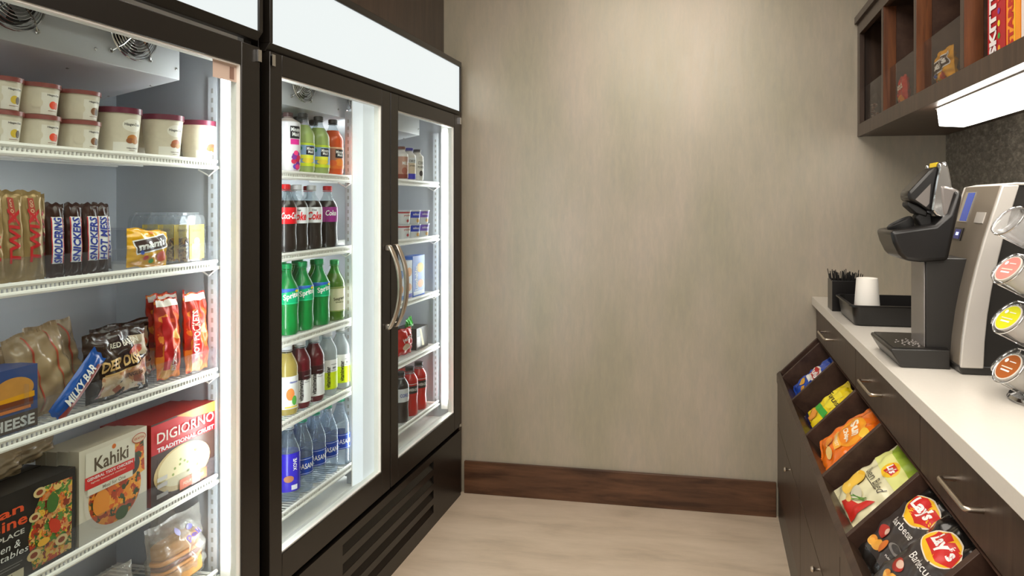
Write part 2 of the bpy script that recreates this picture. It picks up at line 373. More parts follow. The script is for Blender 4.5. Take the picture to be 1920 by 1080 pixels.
def fridge(label, Y0, Y1, splits, sections, evap, fans, shelf_z, hz, grille, handles):
    """Y0..Y1 outer width; splits door edges; sections interior shelf spans"""
    root = thing('glass_door_fridge', label, 'fridge', (FX-.2, (Y0+Y1)/2, 0)); off = Vector((-(FX-.2), -(Y0+Y1)/2, 0)); TT = Matrix.Translation(off)
    def bd(mb, name, par=root, **k): return mb.build(name, par, T=TT, **k)
    k, li = M['black'], M['liner']; xb = BX-.06
    b = MB()
    b.box(xb, BX-.012, Y0, Y1, .30, 1.99, k).box(xb, FX-.03, Y0, Y0+.03, 0, 1.99, k).box(xb, FX-.03, Y1-.03, Y1, 0, 1.99, k)
    b.box(xb, FX-.03, Y0+.03, Y1-.03, 1.80, 1.99, k)
    b.box(xb, FX-.03, Y0+.03, Y1-.03, .30, .345, k)
    # header surround
    b.box(FX-.03, FX+.004, Y0, Y1, 1.966, 1.99, k).box(FX-.03, FX+.004, Y0, Y0+.012, hz, 1.966, k).box(FX-.03, FX+.004, Y1-.014, Y1, hz, 1.966, k)
    b.prism([(FX-.03, hz), (FX+.004, hz), (FX-.012, hz-.022), (FX-.03, hz-.022)], Y0, Y1, k)
    bd(b, 'cabinet', bevel=.0015)
    bd(MB().box(FX-.028, FX-.002, Y0+.012, Y1-.014, hz, 1.966, M['head']), 'light_panel')
    # liner
    l = MB(); yi0, yi1 = Y0+.05, Y1-.052
    l.box(BX-.012, BX, yi0, yi1, .36, 1.80, li).box(BX, FX-.03, Y0+.03, yi0, .345, 1.80, li).box(BX, FX-.03, yi1, Y1-.03, .345, 1.80, li)
    l.box(BX, FX-.03, yi0, yi1, 1.775, 1.80, li).box(BX, FX-.03, yi0, yi1, .345, .372, M['wire'])
    # floor sill slopes up to the front, side returns by the gasket
    l.prism([(FX-.03, .372), (FX-.08, .372), (FX-.03, .40)], yi0, yi1, M['wire'])
    l.box(FX-.075, FX-.03, yi0, yi1, 1.70, 1.775, M['wire'])
    bd(l, 'liner')
    # evaporator housing
    if evap:
        e0, e1 = evap; ex = -1.262
        ev = MB(); ev.prism([(BX, 1.775), (ex, 1.775), (ex, 1.640), (BX, 1.592)], e0, e1, P('housing_white', '#dcdee2', .35))
        z = .0
        for q in range(int((e1-e0)/.22)+1):
            y = e1-.012-q*.22
            ev.lathe([(0, .003), (.0035, .002), (.004, 0)], M['chrome'], 8, T=Matrix.Translation((ex, y, 1.665)) @ Matrix.Rotation(PI/2, 4, 'Y'))
            ev.lathe([(0, -.003), (.0035, -.002), (.004, 0)], M['gasket'], 8, T=Matrix.Translation((-1.33, y, 1.628)))
            ev.lathe([(0, -.003), (.0035, -.002), (.004, 0)], M['gasket'], 8, T=Matrix.Translation((-1.45, y, 1.607)))
        eo = bd(ev, 'evaporator_housing', bevel=.001)
        for y in fans: fan(y+off.y, 1.722, ex+off.x, eo)
    # grille
    g = MB(); gy0, gy1 = grille
    rows = [(.238, .272), (.178, .212), (.118, .152), (.058, .092)]
    g.box(FX-.03, FX, Y0, gy0, 0, .30, k).box(FX-.03, FX, gy1, Y1, 0, .30, k)
    zs = [.30]+[v for r in rows for v in (r[1], r[0])]+[0]
    for i in range(0, len(zs), 2): g.box(FX-.03, FX, gy0, gy1, zs[i+1], zs[i], k)
    for r in rows: g.prism([(FX-.028, r[1]+.012), (FX-.024, r[1]+.012), (FX-.002, r[0]), (FX-.006, r[0])], gy0, gy1, k)
    g.box(FX-.06, FX-.05, gy0, gy1, 0.0, .29, M['blackm'])
    bd(g, 'grille')
    # shelves, posts
    for (a, e) in sections:
        for z in shelf_z:
            s2 = wire_shelf(a+off.y, e+off.y, z, root)
            for o in [s2]+list(s2.children): o.data.transform(Matrix.Translation((off.x, 0, 0)))
        for y, sg in ((a-.012, 1), (e+.012, -1)):
            o = pilaster(y+off.y, sg, root); o.data.transform(Matrix.Translation((off.x, 0, 0)))
    # mullion between the door openings with its lamp, side lamps
    for i in range(len(splits)-2):
        ym = splits[i+1]
        mu = bd(MB().box(-1.2120, FX-.0335, ym-.145, ym+.03, .372, 1.775, M['wire']), 'mullion', bevel=.003)
        bd(MB().box(-1.245, -1.214, ym-.115, ym-.06, .372, 1.64, M['linerg']), 'divider_post', bevel=.002)
        bd(MB().box(-1.218, -1.2125, ym-.12, ym-.02, .45, 1.62, M['tube']), 'led_tube', mu); bd(MB().box(-1.205, FX-.0285, ym-.1475, ym-.04, .374, 1.772, M['diffuser']), 'lamp_cover', mu)
    for y, sg in ((yi0, 1), (yi1, -1)):
        hs = bd(MB().box(FX-.07, FX-.034, y, y+sg*.014, .41, 1.70, M['wire']), 'lamp_housing', bevel=.003)
        bd(MB().tube([(FX-.046, y+sg*.024, .45), (FX-.046, y+sg*.024, 1.66)], .009, M['tube'], 12), 'led_tube', hs)
    # doors
    for i in range(len(splits)-1):
        a, e = splits[i]+.003, splits[i+1]-.003; gy0_, gy1_ = a+.052, e-.062; gz0, gz1 = .40, 1.685
        if i % 2: gy0_, gy1_ = a+.060, e-.070
        d = MB(); x0, x1 = FX-.028, FX
        d.box(x0, x1, a, gy0_, .318, 1.742, k).box(x0, x1, gy1_, e, .318, 1.742, k).box(x0, x1, gy0_, gy1_, .318, gz0, k).box(x0, x1, gy0_, gy1_, gz1, 1.742, k)
        do = bd(d, 'door', bevel=.002)
        t = MB(); w = .004; ga = M['wire']
        t.box(x0, x1-.004, gy0_, gy0_+w, gz0, gz1, ga).box(x0, x1-.004, gy1_-w, gy1_, gz0, gz1, ga).box(x0, x1-.004, gy0_+w, gy1_-w, gz0, gz0+w, ga).box(x0, x1-.004, gy0_+w, gy1_-w, gz1-w, gz1, ga)
        bd(t, 'glazing_bead', do)
        bd(MB().box(FX-.016, FX-.012, gy0_+.004, gy1_-.004, gz0+.004, gz1-.004, M['glass']), 'glass', do)
        hy = e-.032 if i % 2 == 0 else a+.020
        if handles:
            pts = []
            for q in range(13):
                z = .897+.296*q/12; u = (q-6)/6
                pts.append((FX+.012+.040*(1-abs(u)**2.2), hy, z))
            hb = MB(); hb.grid(lambda a_, b_: (0, 0, 0), 1, 1, M['steel']) if False else None
            n = len(pts); wv, tk = .011, .0055
            vs = []
            for p in pts:
                for dy, dx in ((-wv, -tk), (wv, -tk), (wv, tk), (-wv, tk)): vs.append((p[0]+dx, p[1]+dy, p[2]))
            fs = [(0, 1, 2, 3), tuple(4*(n-1)+j for j in (3, 2, 1, 0))]+[(4*q+j, 4*q+4+j, 4*q+4+(j+1) % 4, 4*q+(j+1) % 4) for q in range(n-1) for j in range(4)]
            hb.add(vs, fs, M['steel'])
            for z in (.905, 1.185): hb.box(FX-.001, FX+.016, hy-.009, hy+.009, z-.010, z+.010, M['steel'])
            bd(hb, 'handle', do, bevel=.003)
        hz_ = MB(); ye = e-.001 if i % 2 else a+.001; sg = -1 if i % 2 else 1
        bd(MB().box(FX+.0005, FX+.006, ye, ye+sg*.014, 1.704, 1.734, M['chrome']), 'hinge', do); bd(MB().box(FX+.0005, FX+.006, ye, ye+sg*.022, .320, .332, M['chrome']), 'hinge', do)
    return root
F1 = fridge('black fridge at left edge with frozen food and ice cream behind its glass door', .215, 1.603, [.22, .80, 1.599], [(.285, .63), (.86, 1.538)], (.80, 1.468), (1.055, 1.325),
            [1.446, 1.196, .926, .660, .42], 1.782, (.5, 1.3), False)
F2 = fridge('black two-door fridge with drinks and snacks behind glass beside the wall', 1.632, 3.036, [1.634, 2.329, 3.032], [(1.70, 2.20), (2.405, 2.968)], (1.70, 2.86), (1.97, 2.30),
            [1.432, 1.192, .943, .705, .444], 1.763, (2.0, 2.72), True)
# sticker and hinge plate on the freezer glass corner
st = MB().box(FX-.012, FX-.0112, 1.440, 1.530, 1.640, 1.682, K('#c9b2a4', .4))
st.art([('t', '1234567', 1.505, 1.660, .02, .03, K('#6a4c42'), PI/2, 0)] and [('r', 1.505, 1.66, .016, .030, K('#8a6a5c'))], lambda u, v, h: (FX-.0112+h, u, v), lift=.0002)
so = st.build('sticker', None); so.parent = [o for o in F1.children if o.name.startswith('door')][-1]; so.data.transform(Matrix.Translation((-(FX-.2), -(.215+1.603)/2, 0)))
so['label'] = 'pinkish service sticker in the glass corner'

# wood above and beside the fridges
struct(MB().box(-1.66, -1.235, -.6, WB, 2.0, CEIL, M['wood']).build('trim_1'), 'dark wood panelling above the fridges')
struct(MB().box(-1.60, FX-.01, 3.040, WB, 0, 1.998, M['wood']).build('trim_2'), 'narrow dark wood filler between fridge and wall')

# ------------------------------------------------------------------ products
def lab(desc, pos): return desc+', '+pos
def bottle(kind, name, cat):
    r, H = kind['r'], kind['H']; nk = kind.get('neck', .0125)
    h1, h2 = kind.get('sh', (.62, .90)); fill = kind['fill']*H; base = kind['body']; top = kind.get('top', M['clearpet'])
    ct = kind.get('contour', 0)
    prof = [(0, .004), (r*.6, .001), (r*.9, .003), (r, .012)]
    for i in range(1, 9):
        z = .012+(h1*H-.012)*i/8; prof.append((r*(1-ct*math.exp(-((z/H-.30)/.09)**2)), z))
    for i in range(1, 9):
        t = i/8; prof.append((nk+(r-nk)*(.5+.5*math.cos(PI*t))**kind.get('pw', 1.0), h1*H+(h2-h1)*H*t))
    prof.append((nk, .955*H)); rf = prof_r(prof)
    full = sorted(set([p for p in prof]+[(rf(fill), fill)]), key=lambda p: (p[1], -p[0]))
    low = [p for p in prof if p[1] < fill]+[(rf(fill), fill)]; hi = [(rf(fill), fill)]+[p for p in prof if p[1] > fill]
    root = thing(name, 'x', cat)
    rib = kind.get('rib')
    frr = (lambda a, z: 1+.02*math.sin(z*600)) if rib == 'ring' else ((lambda a, z: 1+.03*abs(math.cos(a*4))*(1 if z < .1*H*3 else 0)) if rib == 'flute' else None)
    b = MB().lathe(low, base, 24, fr=frr).lathe(hi, top, 24)
    b.disc(rf(fill)*.97, fill-.0008, base, 24)
    b.build('bottle_body', root)
    c = MB().lathe([(0, H), (nk*.95, H), (nk+.0022, H-.002), (nk+.0024, .928*H), (nk+.001, .925*H), (nk, .925*H)], kind['cap'], 24)
    c.lathe([(nk+.0002, .905*H), (nk+.003, .908*H), (nk+.003, .915*H), (nk+.0002, .917*H)], kind['cap'], 20); c.build('cap', root)
    z0, z1 = kind['lz'][0]*H, kind['lz'][1]*H
    l = MB(); zz = [z0+(z1-z0)*i/8 for i in range(9)]
    l.lathe([(rf(z)+.0006, z) for z in zz], kind['label'], 28)
    for m, a0, a1 in kind.get('bands', []):
        q = [z0+(z1-z0)*(a0+(a1-a0)*i/4) for i in range(5)]; l.lathe([(rf(z)+.0009, z) for z in q], m, 28)
    mp0 = cyl(rf); rz = kind.get('rot', 0)
    l.art(kind.get('art', lambda z0, z1: [])(z0, z1), lambda u, v, h: mp0(u+rz*r, v, h+.0005))
    l.build('label', root)
    return root
BLK, WHT, RED, GRN, BLU = K('#15151a'), K('#f4f4f2'), K('#d3121c'), K('#0f9d4a'), K('#1c3aa6')
lemon = clear('lemonade', '#dcefc0', .9, '#b9cf7c', .75, .08); orangej = clear('orange_drink', '#ff7a20', .9, '#e8590f', .9, .08)
cola = clear('cola', '#1a0a06', 1, '#1c0f0b', .95, .05); sprite = clear('green_soda', '#30c060', 1, '#0f9a45', .72, .06); ginger = clear('ginger_ale_bottle', '#7fb040', 1, '#557f20', .7, .06)
vred = clear('dark_red_drink', '#701018', 1, '#6a1220', .85, .06); vyel = clear('pale_yellow_drink', '#f5e6a0', 1, '#d9c36a', .6, .06); vclear = clear('clear_drink', '#f0f5f5', 1, '#d4dadd', .35, .06)
water = clear('water_bottle_plastic', '#e6eef6', 1, '#b4c4d6', .20, .05); rdrk = clear('red_drink', '#e01010', 1, '#d01512', .9, .06)
greenpet = clear('green_bottle_plastic', '#50d080', 1, '#1ea858', .6, .06)
berries = food('grape_picture', ['#d42a5a', '#7a2a90', '#a81c50', '#4a3aa0', '#e03a78'], 130)
K_lemon = dict(r=.0345, H=.19, fill=.80, body=lemon, cap=K('#3c3a3a'), lz=(.12, .50), label=K('#8fb2e0'), bands=[(K('#d9e82a'), .0, .14), (K('#c7de3a'), .90, 1)], rot=.5,
   art=lambda a, b: [('r', .012, a+(b-a)*.68, .030, (b-a)*.36, BLK), ('t', 'Minute', .012, a+(b-a)*.76, .026, .010, WHT), ('t', 'Maid', .012, a+(b-a)*.62, .018, .009, WHT), ('r', .0, a+(b-a)*.40, .044, (b-a)*.16, K('#f0ee40')), ('e', -.018, a+(b-a)*.76, .004, .006, K('#2a8a70')), ('e', .004, a+(b-a)*.24, .018, .008, K('#f3d93a'))])
K_orange = dict(K_lemon, body=orangej, label=K('#b5745a'), bands=[(K('#e8701c'), 0, .2), (K('#f3c9a0'), .94, 1)],
   art=lambda a, b: [('r', .012, a+(b-a)*.70, .032, (b-a)*.38, BLK), ('t', 'Minute', .012, a+(b-a)*.78, .028, .010, WHT), ('t', 'Maid', .012, a+(b-a)*.64, .018, .009, WHT), ('e', .010, a+(b-a)*.30, .016, .012, K('#f08a2a')), ('e', -.012, a+(b-a)*.26, .012, .010, K('#e8601a'))])
K_berry = dict(K_lemon, body=K('#ece9ea', .2), top=K('#c9b9b0', .2), lz=(.03, .82), sh=(.82, .93), label=K('#eae6ea', .25), cap=K('#4a3030'), bands=[], H=.182, fill=.84, rot=.55,
   art=lambda a, b: [('r', .010, a+(b-a)*.80, .034, (b-a)*.26, BLK), ('t', 'Minute', .010, a+(b-a)*.86, .029, .012, WHT), ('t', 'Maid', .010, a+(b-a)*.76, .022, .012, WHT), ('r', .008, a+(b-a)*.60, .028, .016, K('#d8288c'))]
     + [('e', .012+.012*math.cos(q*2.4)*(.4+.6*((q*7) % 5)/5), a+(b-a)*.22+.022*math.sin(q*2.4), .0075, .0075, K(['#c8244c', '#7b2c8c', '#e03a74', '#5a3aa0'][q % 4])) for q in range(11)])
def coke_art(a, b): return [('t', 'Diet', .0, a+(b-a)*.82, .014, .006, BLK), ('t', 'Coke', .002, a+(b-a)*.45, .046, .026, RED, 0, .03, .15)]
K_diet = dict(r=.0325, H=.205, fill=.76, body=cola, cap=K('#e9eaec'), lz=(.42, .66), label=K('#e6e8ec', .25), contour=.06, rot=.35, sh=(.64, .91), art=coke_art, pw=1.1)
K_cherry = dict(K_diet, cap=RED, label=K('#93257c', .25), art=lambda a, b: [('t', 'Coke', .006, a+(b-a)*.6, .036, .018, WHT, 0, .02, .15), ('r', -.02, a+(b-a)*.5, .012, (b-a), K('#b04a98'))])
K_coke = dict(K_diet, cap=RED, label=K('#cf1420', .25), art=lambda a, b: [('t', 'Coca-Cola', .004, a+(b-a)*.5, .05, .02, WHT, 0, .02, .15)])
K_sprite = dict(r=.0335, H=.215, fill=.78, body=sprite, top=greenpet, cap=K('#12a05a'), lz=(.44, .66), label=K('#17b277', .25), contour=.05, rot=.4, sh=(.60, .90),
   art=lambda a, b: [('p', [(-.035, b-.014), (.035, b-.005), (.035, b-.0005), (-.035, b-.0005)], K('#2d62c0')), ('t', 'Sprite', .004, a+(b-a)*.5, .046, .022, WHT, .22, .03, .1), ('e', .022, b-.008, .006, .004, K('#f2e020')), ('r', 0, a+.003, .06, .003, K('#1fd08a'))])
K_ginger = dict(K_sprite, H=.205, body=ginger, top=clear('olive_bottle_plastic', '#90d060', 1, '#3f9a30', .55, .06), cap=K('#1c9a4c'), lz=(.16, .56), label=K('#d5cfae', .35), contour=0,
   art=lambda a, b: [('t', "Seagram's", .008, a+(b-a)*.52, .042, .013, K('#23301e'), .12), ('t', 'GINGER ALE', .008, a+(b-a)*.38, .03, .005, K('#4a5a30')), ('r', 0, b-.003, .07, .004, K('#8a9a4a')), ('r', 0, a+.002, .07, .003, K('#8a9a4a'))])
def vw_art(col, c2=None, tm=None): return lambda a, b: ([('r', .0, a+(b-a)*.28, .0999, (b-a)*.56, col)] if c2 is None else [])+[('t', 'vitaminwater', -.004, a+(b-a)*.42, (b-a)*.72, .013, BLK, PI/2, .03), ('t', 'zero', .016, a+(b-a)*.72, .014, .006, BLK), ('r', .014, a+(b-a)*.64, .018, .002, K('#9a9aa0')), ('r', .014, a+(b-a)*.84, .020, .002, K('#9a9aa0'))]
K_vred = dict(r=.0325, H=.21, fill=.88, body=vred, cap=K('#dcdde0'), lz=(.10, .56), label=K('#f2f1f0', .35), neck=.0145, sh=(.66, .90), rot=.4, bands=[(K('#3a1218'), .72, 1)], art=vw_art(None, 1), pw=.7)
K_vyel = dict(K_vred, body=vclear, bands=[(K('#d3e616'), 0, .58)], art=vw_art(None, 1))
K_vpale = dict(K_vred, body=vyel, bands=[], art=lambda a, b: [('e', .0, a+(b-a)*.45, .012, .018, K('#f0904a')), ('e', .012, a+(b-a)*.25, .008, .014, K('#5ab04a')), ('t', 'vitaminwater', .012, a+(b-a)*.82, .03, .006, BLU), ('r', .004, a+.006, .04, .004, K('#f2d24a'))])
K_dasani = dict(r=.033, H=.235, fill=.86, body=water, cap=K('#0f9a6e'), lz=(.24, .46), label=K('#1a3f9e', .25), rot=.4, sh=(.58, .90), rib='ring',
   art=lambda a, b: [('t', 'DASANI', .004, a+(b-a)*.50, .052, .016, WHT, 0, .01), ('r', 0, b-.004, .09, .0012, K('#c6d4f0')), ('r', 0, a+.004, .09, .0012, K('#c6d4f0')), ('e', -.016, a+.011, .004, .004, K('#9ad0e0'))])
K_voss = dict(K_dasani, cap=K('#c9d2d8'), lz=(.14, .62), label=K('#3a2ec0', .25), rib=None, art=lambda a, b: [('t', 'XOVE', .012, a+(b-a)*.70, .036, .012, WHT, PI/2), ('e', -.006, a+(b-a)*.34, .014, .010, K('#b87850')), ('r', .010, a+.012, .018, .014, K('#e6e8f0'))])
K_rgat = dict(r=.034, H=.205, fill=.86, body=rdrk, cap=K('#26282a'), lz=(.42, .68), label=K('#c8181a', .3), rot=.4, contour=.07, sh=(.70, .90), neck=.016, pw=.6,
   art=lambda a, b: [('r', 0, a+(b-a)*.5, .06, (b-a)*.6, K('#1c1c1f')), ('t', 'POWERADE', 0, a+(b-a)*.5, .05, .012, WHT), ('r', 0, b-.003, .06, .002, WHT)])
K_dgat = dict(K_rgat, body=clear('dark_drink', '#302828', 1, '#2a2022', .9, .06), label=K('#d8dade', .3), art=lambda a, b: [('t', 'CORE', 0, a+(b-a)*.5, .034, .014, BLU)])
K_prot = dict(r=.027, H=.14, fill=.88, body=K('#e9e4e0', .3), top=K('#e9e4e0', .3), cap=K('#2b2a9c'), lz=(.06, .70), label=K('#e0cdb4', .3), sh=(.76, .88), neck=.015, rot=.4,
   bands=[(K('#3232c0'), 0, .25), (K('#eceff4'), .75, 1)], art=lambda a, b: [('t', 'OIKOS', .004, a+(b-a)*.84, .032, .012, BLK), ('t', 'protein', .004, a+(b-a)*.62, .026, .008, BLK)])
K_milk = dict(K_prot, cap=K('#303136'), label=K('#e8e6e2', .3), bands=[(K('#ece9e2'), 0, 1)], art=lambda a, b: [('t', 'CORE', .004, a+(b-a)*.8, .028, .013, BLK), ('t', 'POWER', .004, a+(b-a)*.6, .030, .010, BLK), ('e', .004, a+(b-a)*.30, .009, .012, K('#4a4648'))])
K_choc = dict(K_prot, cap=K('#7a4a3c'), label=K('#c69a88', .3), bands=[(K('#8a3a2c'), 0, .2)], art=lambda a, b: [('t', 'MILK', .004, a+(b-a)*.7, .028, .013, WHT), ('e', 0, a+(b-a)*.35, .012, .014, K('#a86050'))])

def row(kind, name, cat, desc, px, z, where, X=-1.262, back=2, step=.072, words=None, gname=None):
    """one kind of bottle at several columns: front one named by where it stands, the ones behind share a label"""
    proto = bottle(kind, name, cat); first = True
    for i, p in enumerate(px):
        y = Yp(p, X); pos = words[i] if words else where
        ll = lab(desc, pos)
        if first: proto.location = (X, y, z+.0005); proto['label'] = ll; o = proto; first = False
        else: o = dup(proto, (X, y, z+.0005), label=ll)
        if gname: o['group'] = gname
        o.rotation_euler = (0, 0, -1.12+random.uniform(-.12, .12))
        for b in range(back):
            bx = X-step*(b+1)
            o2 = dup(proto, (bx, y+random.uniform(-.003, .003), z+.0005), -1.12+random.uniform(-.3, .3), lab(desc, ('second' if b == 0 else 'third')+' row behind the front, '+where), (gname or desc)+' behind the front row')
ZS = [1.4352, 1.1952, .9462, .7082, .4472]
T_, U_, V_, W_, X_ = 'top drinks shelf', 'second drinks shelf', 'third drinks shelf', 'fourth drinks shelf', 'bottom drinks shelf'
row(K_berry, 'juice_bottle', 'bottle', 'white berry juice bottle', [540], ZS[0], T_, words=['at left end of top drinks shelf'], gname='bottles on the top drinks shelf')
row(K_lemon, 'juice_bottle', 'bottle', 'lemonade bottle with dark cap', [568, 597], ZS[0], T_, words=['second from left on top drinks shelf', 'beside the orange one on top drinks shelf'], gname='bottles on the top drinks shelf')
row(K_orange, 'juice_bottle', 'bottle', 'orange juice drink bottle', [624], ZS[0], T_, words=['right of the lemonades on top shelf'], gname='bottles on the top drinks shelf')
row(K_coke, 'soda_bottle', 'bottle', 'red-labelled cola bottle', [535], ZS[1], U_, words=['at left end of second drinks shelf'], gname='colas on the second drinks shelf')
row(K_diet, 'soda_bottle', 'bottle', 'diet cola bottle with white cap', [557, 584], ZS[1], U_, words=['left one of two, second drinks shelf', 'beside the purple-labelled one, second shelf'], gname='colas on the second drinks shelf')
row(K_cherry, 'soda_bottle', 'bottle', 'cola bottle with purple label and red cap', [614], ZS[1], U_, words=['on second drinks shelf'], gname='colas on the second drinks shelf')
row(K_sprite, 'soda_bottle', 'bottle', 'green soda bottle', [538, 567, 598], ZS[2], V_, words=['leftmost on third drinks shelf', 'middle of the three greens, third shelf', 'beside the cream-labelled bottle, third shelf'], gname='green sodas on the third drinks shelf')
row(K_ginger, 'soda_bottle', 'bottle', 'olive green bottle with cream label', [627], ZS[2], V_, words=['right end of third drinks shelf'], gname='green sodas on the third drinks shelf')
row(K_vpale, 'flavoured_water_bottle', 'bottle', 'pale yellow drink bottle', [537], ZS[3], W_, words=['leftmost on fourth drinks shelf'], gname='flavoured waters on the fourth drinks shelf')
row(K_vred, 'flavoured_water_bottle', 'bottle', 'dark red drink bottle', [562, 588], ZS[3], W_, words=['left one of two, fourth drinks shelf', 'right one of two, fourth drinks shelf'], gname='flavoured waters on the fourth drinks shelf')
row(K_vyel, 'flavoured_water_bottle', 'bottle', 'clear drink bottle with lime label', [613, 639], ZS[3], W_, words=['beside the dark red ones, fourth shelf', 'rightmost on fourth drinks shelf'], gname='flavoured waters on the fourth drinks shelf')
row(K_voss, 'water_bottle', 'bottle', 'tall water bottle with violet label', [541], ZS[4], X_, words=['leftmost on bottom drinks shelf'], gname='waters on the bottom drinks shelf')
row(K_dasani, 'water_bottle', 'bottle', 'water bottle with green cap', [566, 591, 614, 638], ZS[4], X_, words=['first beside the violet-labelled one, bottom shelf', 'second beside the violet-labelled one, bottom shelf', 'second from right on bottom drinks shelf', 'rightmost on bottom drinks shelf'], gname='waters on the bottom drinks shelf')
XR = -1.258
row(K_choc, 'protein_shake', 'bottle', 'brown small shake bottle', [752.5], ZS[0], 'top snack shelf', X=XR, back=1, words=['leftmost on top snack shelf'])
row(K_prot, 'protein_shake', 'bottle', 'small shake bottle with blue cap', [767], ZS[0], 'top snack shelf', X=XR, back=1, words=['middle of top snack shelf'])
row(K_milk, 'protein_shake', 'bottle', 'small white bottle with black cap', [782], ZS[0], 'top snack shelf', X=XR, back=1, words=['rightmost on top snack shelf'])
row(K_dgat, 'sports_drink_bottle', 'bottle', 'dark drink bottle with white label', [750.5], ZS[4], 'bottom snack shelf', X=XR, back=1, words=['leftmost on bottom snack shelf'])
row(K_rgat, 'sports_drink_bottle', 'bottle', 'bright red sports drink bottle', [768, 785], ZS[4], 'bottom snack shelf', X=XR, back=1, words=['beside the dark one, bottom snack shelf', 'rightmost on bottom snack shelf'])
# brown packs seen behind, at the right end of the drinks shelves
def carton(name, cat, label, y0, y1, z, h, x1, d, mat, art=None, group=None, side=None, bevel=.0012, lean=0, rotz=0):
    r = MB(); w = y1-y0
    r.box(-d, 0, -w/2, w/2, 0, h, side or mat); r.add([(.0003, -w/2, 0), (.0003, w/2, 0), (.0003, w/2, h), (.0003, -w/2, h)], [(0, 1, 2, 3)], mat)
    if art: r.art(art(w, h), lambda u, v, hh: (.0003+hh, u, v), lift=.0003, step=.00015)
    o = r.build(name, smooth=False); o.location = (x1, (y0+y1)/2, z); o.rotation_euler = (0, lean, rotz)
    return tag(o, label, cat, group)
brown = food('small_print_brown', ['#6b4a38', '#8a5a44', '#7c3c2c', '#9a7a5a'], 60)
for z, h, l in ((ZS[0], .115, 'top'), (ZS[1], .13, 'second'), (ZS[2], .11, 'third'), (ZS[3], .06, 'fourth')):
    m = {'top': K('#2a211e', .3), 'second': brown, 'third': K('#8a6a3a', .4), 'fourth': K('#8f908a', .4)}[l]
    carton('drink_carton', 'carton', f'brownish pack at the right end of the {l} drinks shelf behind the bottles', 2.075, 2.185, z, h, -1.31, .08, m,
           (lambda w, h: [('r', 0, h*.66, w*.8, h*.12, K('#9c3a28')), ('r', 0, h*.3, w*.6, h*.08, K('#c0a080'))]) if l in ('second', 'third') else None)
# yogurt cups
def cup_mesh(r0, r1, H, body, lid, art, lidh=.012, rim=.002, lidname='lid', rot=0.):
    root = thing('food_cup', 'x', 'cup')
    pr = [(0, .0), (r0*.94, .0), (r0, .002), (r1, H-lidh*.5)]; rf = prof_r(pr)
    b = MB().lathe(pr, body, 36); b.art(art, lambda u, v, h: cyl(rf)(u+rot, v, h), lift=.0003, step=.00012); b.build('cup_body', root)
    l = MB().lathe([(0, H-.001), (r1*.86, H-.001), (r1*.9, H), (r1+rim, H), (r1+rim, H-lidh), (r1-.001, H-lidh)], lid, 36); l.build(lidname, root)
    return root
yog = lambda band, c: [('r', 0, .050, .12, .006, band), ('t', 'yoplait', .006, .038, .034, .010, c), ('e', .006, .018, .012, .010, K('#d8dade')), ('e', .008, .016, .007, .006, c)]
for i, (px, col, lcol) in enumerate([(754, '#b3323c', 'red'), (773, '#2a44c0', 'blue'), (790, '#7a5ac0', 'violet')]):
    root = cup_mesh(.028, .034, .058, K('#e4e6e8', .35), K('#d9dce2', .3), yog(K(col), K(col)) if i == 0 else yog(K(col), K(col))+[('r', .0, .040, .05, .026, K(col)), ('t', 'oikos', 0, .042, .03, .01, WHT), ('e', .010, .014, .010, .008, K('#e0b06a'))], lidh=.004, rot=.012)
    root.name = 'yogurt_cup'; y = Yp(px, XR)
    for lv in range(2):
        ll = f'{lcol} and white yogurt cup, {"lower" if lv == 0 else "upper"} of its stack on second snack shelf'
        if lv == 0: root.location = (XR, y, ZS[1]+.0005); root.rotation_euler = (0, 0, -.95); root['label'] = ll; root['group'] = 'yogurt cups on the second snack shelf'
        else: dup(root, (XR, y, ZS[1]+.0005+.0585), label=ll)
        dup(root, (XR-.075, y, ZS[1]+.0005+.0585*lv), label=f'{lcol} yogurt cup in the row behind, second snack shelf')
# third snack shelf: tall colourful boxes
crk = food('cracker_picture', ['#e8a83a', '#f2c860', '#e6d8b8', '#d8e4f4', '#e08a4a'], 70)
for i, (a, b_, col, t, lbl, h) in enumerate([(746, 757, '#d8e2f2', 'BelVita', 'pale blue narrow snack box, leftmost on third snack shelf', .150), (757.5, 773, '#e9eef4', 'snack', 'white snack box with orange food picture, middle of third snack shelf', .158), (774, 796, '#3a6fd0', 'Lunchables', 'blue snack box with yellow flower shape, rightmost on third snack shelf', .172)]):
    carton('snack_box', 'box', lbl, Yp(a, XR+.02), Yp(b_, XR+.02), ZS[2], h, XR+.02, .05, K(col, .35), (lambda i, t: lambda w, h: [
        ('e', w*.12, h*.70, w*.30, h*.12, [K('#4a7ac0'), K('#f0a03a'), K('#f2c62a')][i]), ('t', t, -w*.2, h*.45, h*.6, w*.25, [K('#2a4a9a'), K('#c03a2a'), WHT][i], PI/2), ('e', w*.15, h*.3, w*.25, h*.1, K('#e89a5a')), ('r', 0, h*.08, w*.9, h*.1, [K('#7aa0d8'), K('#5a5ad0'), K('#e8eef8')][i])])(i, t), 'boxes on the third snack shelf')
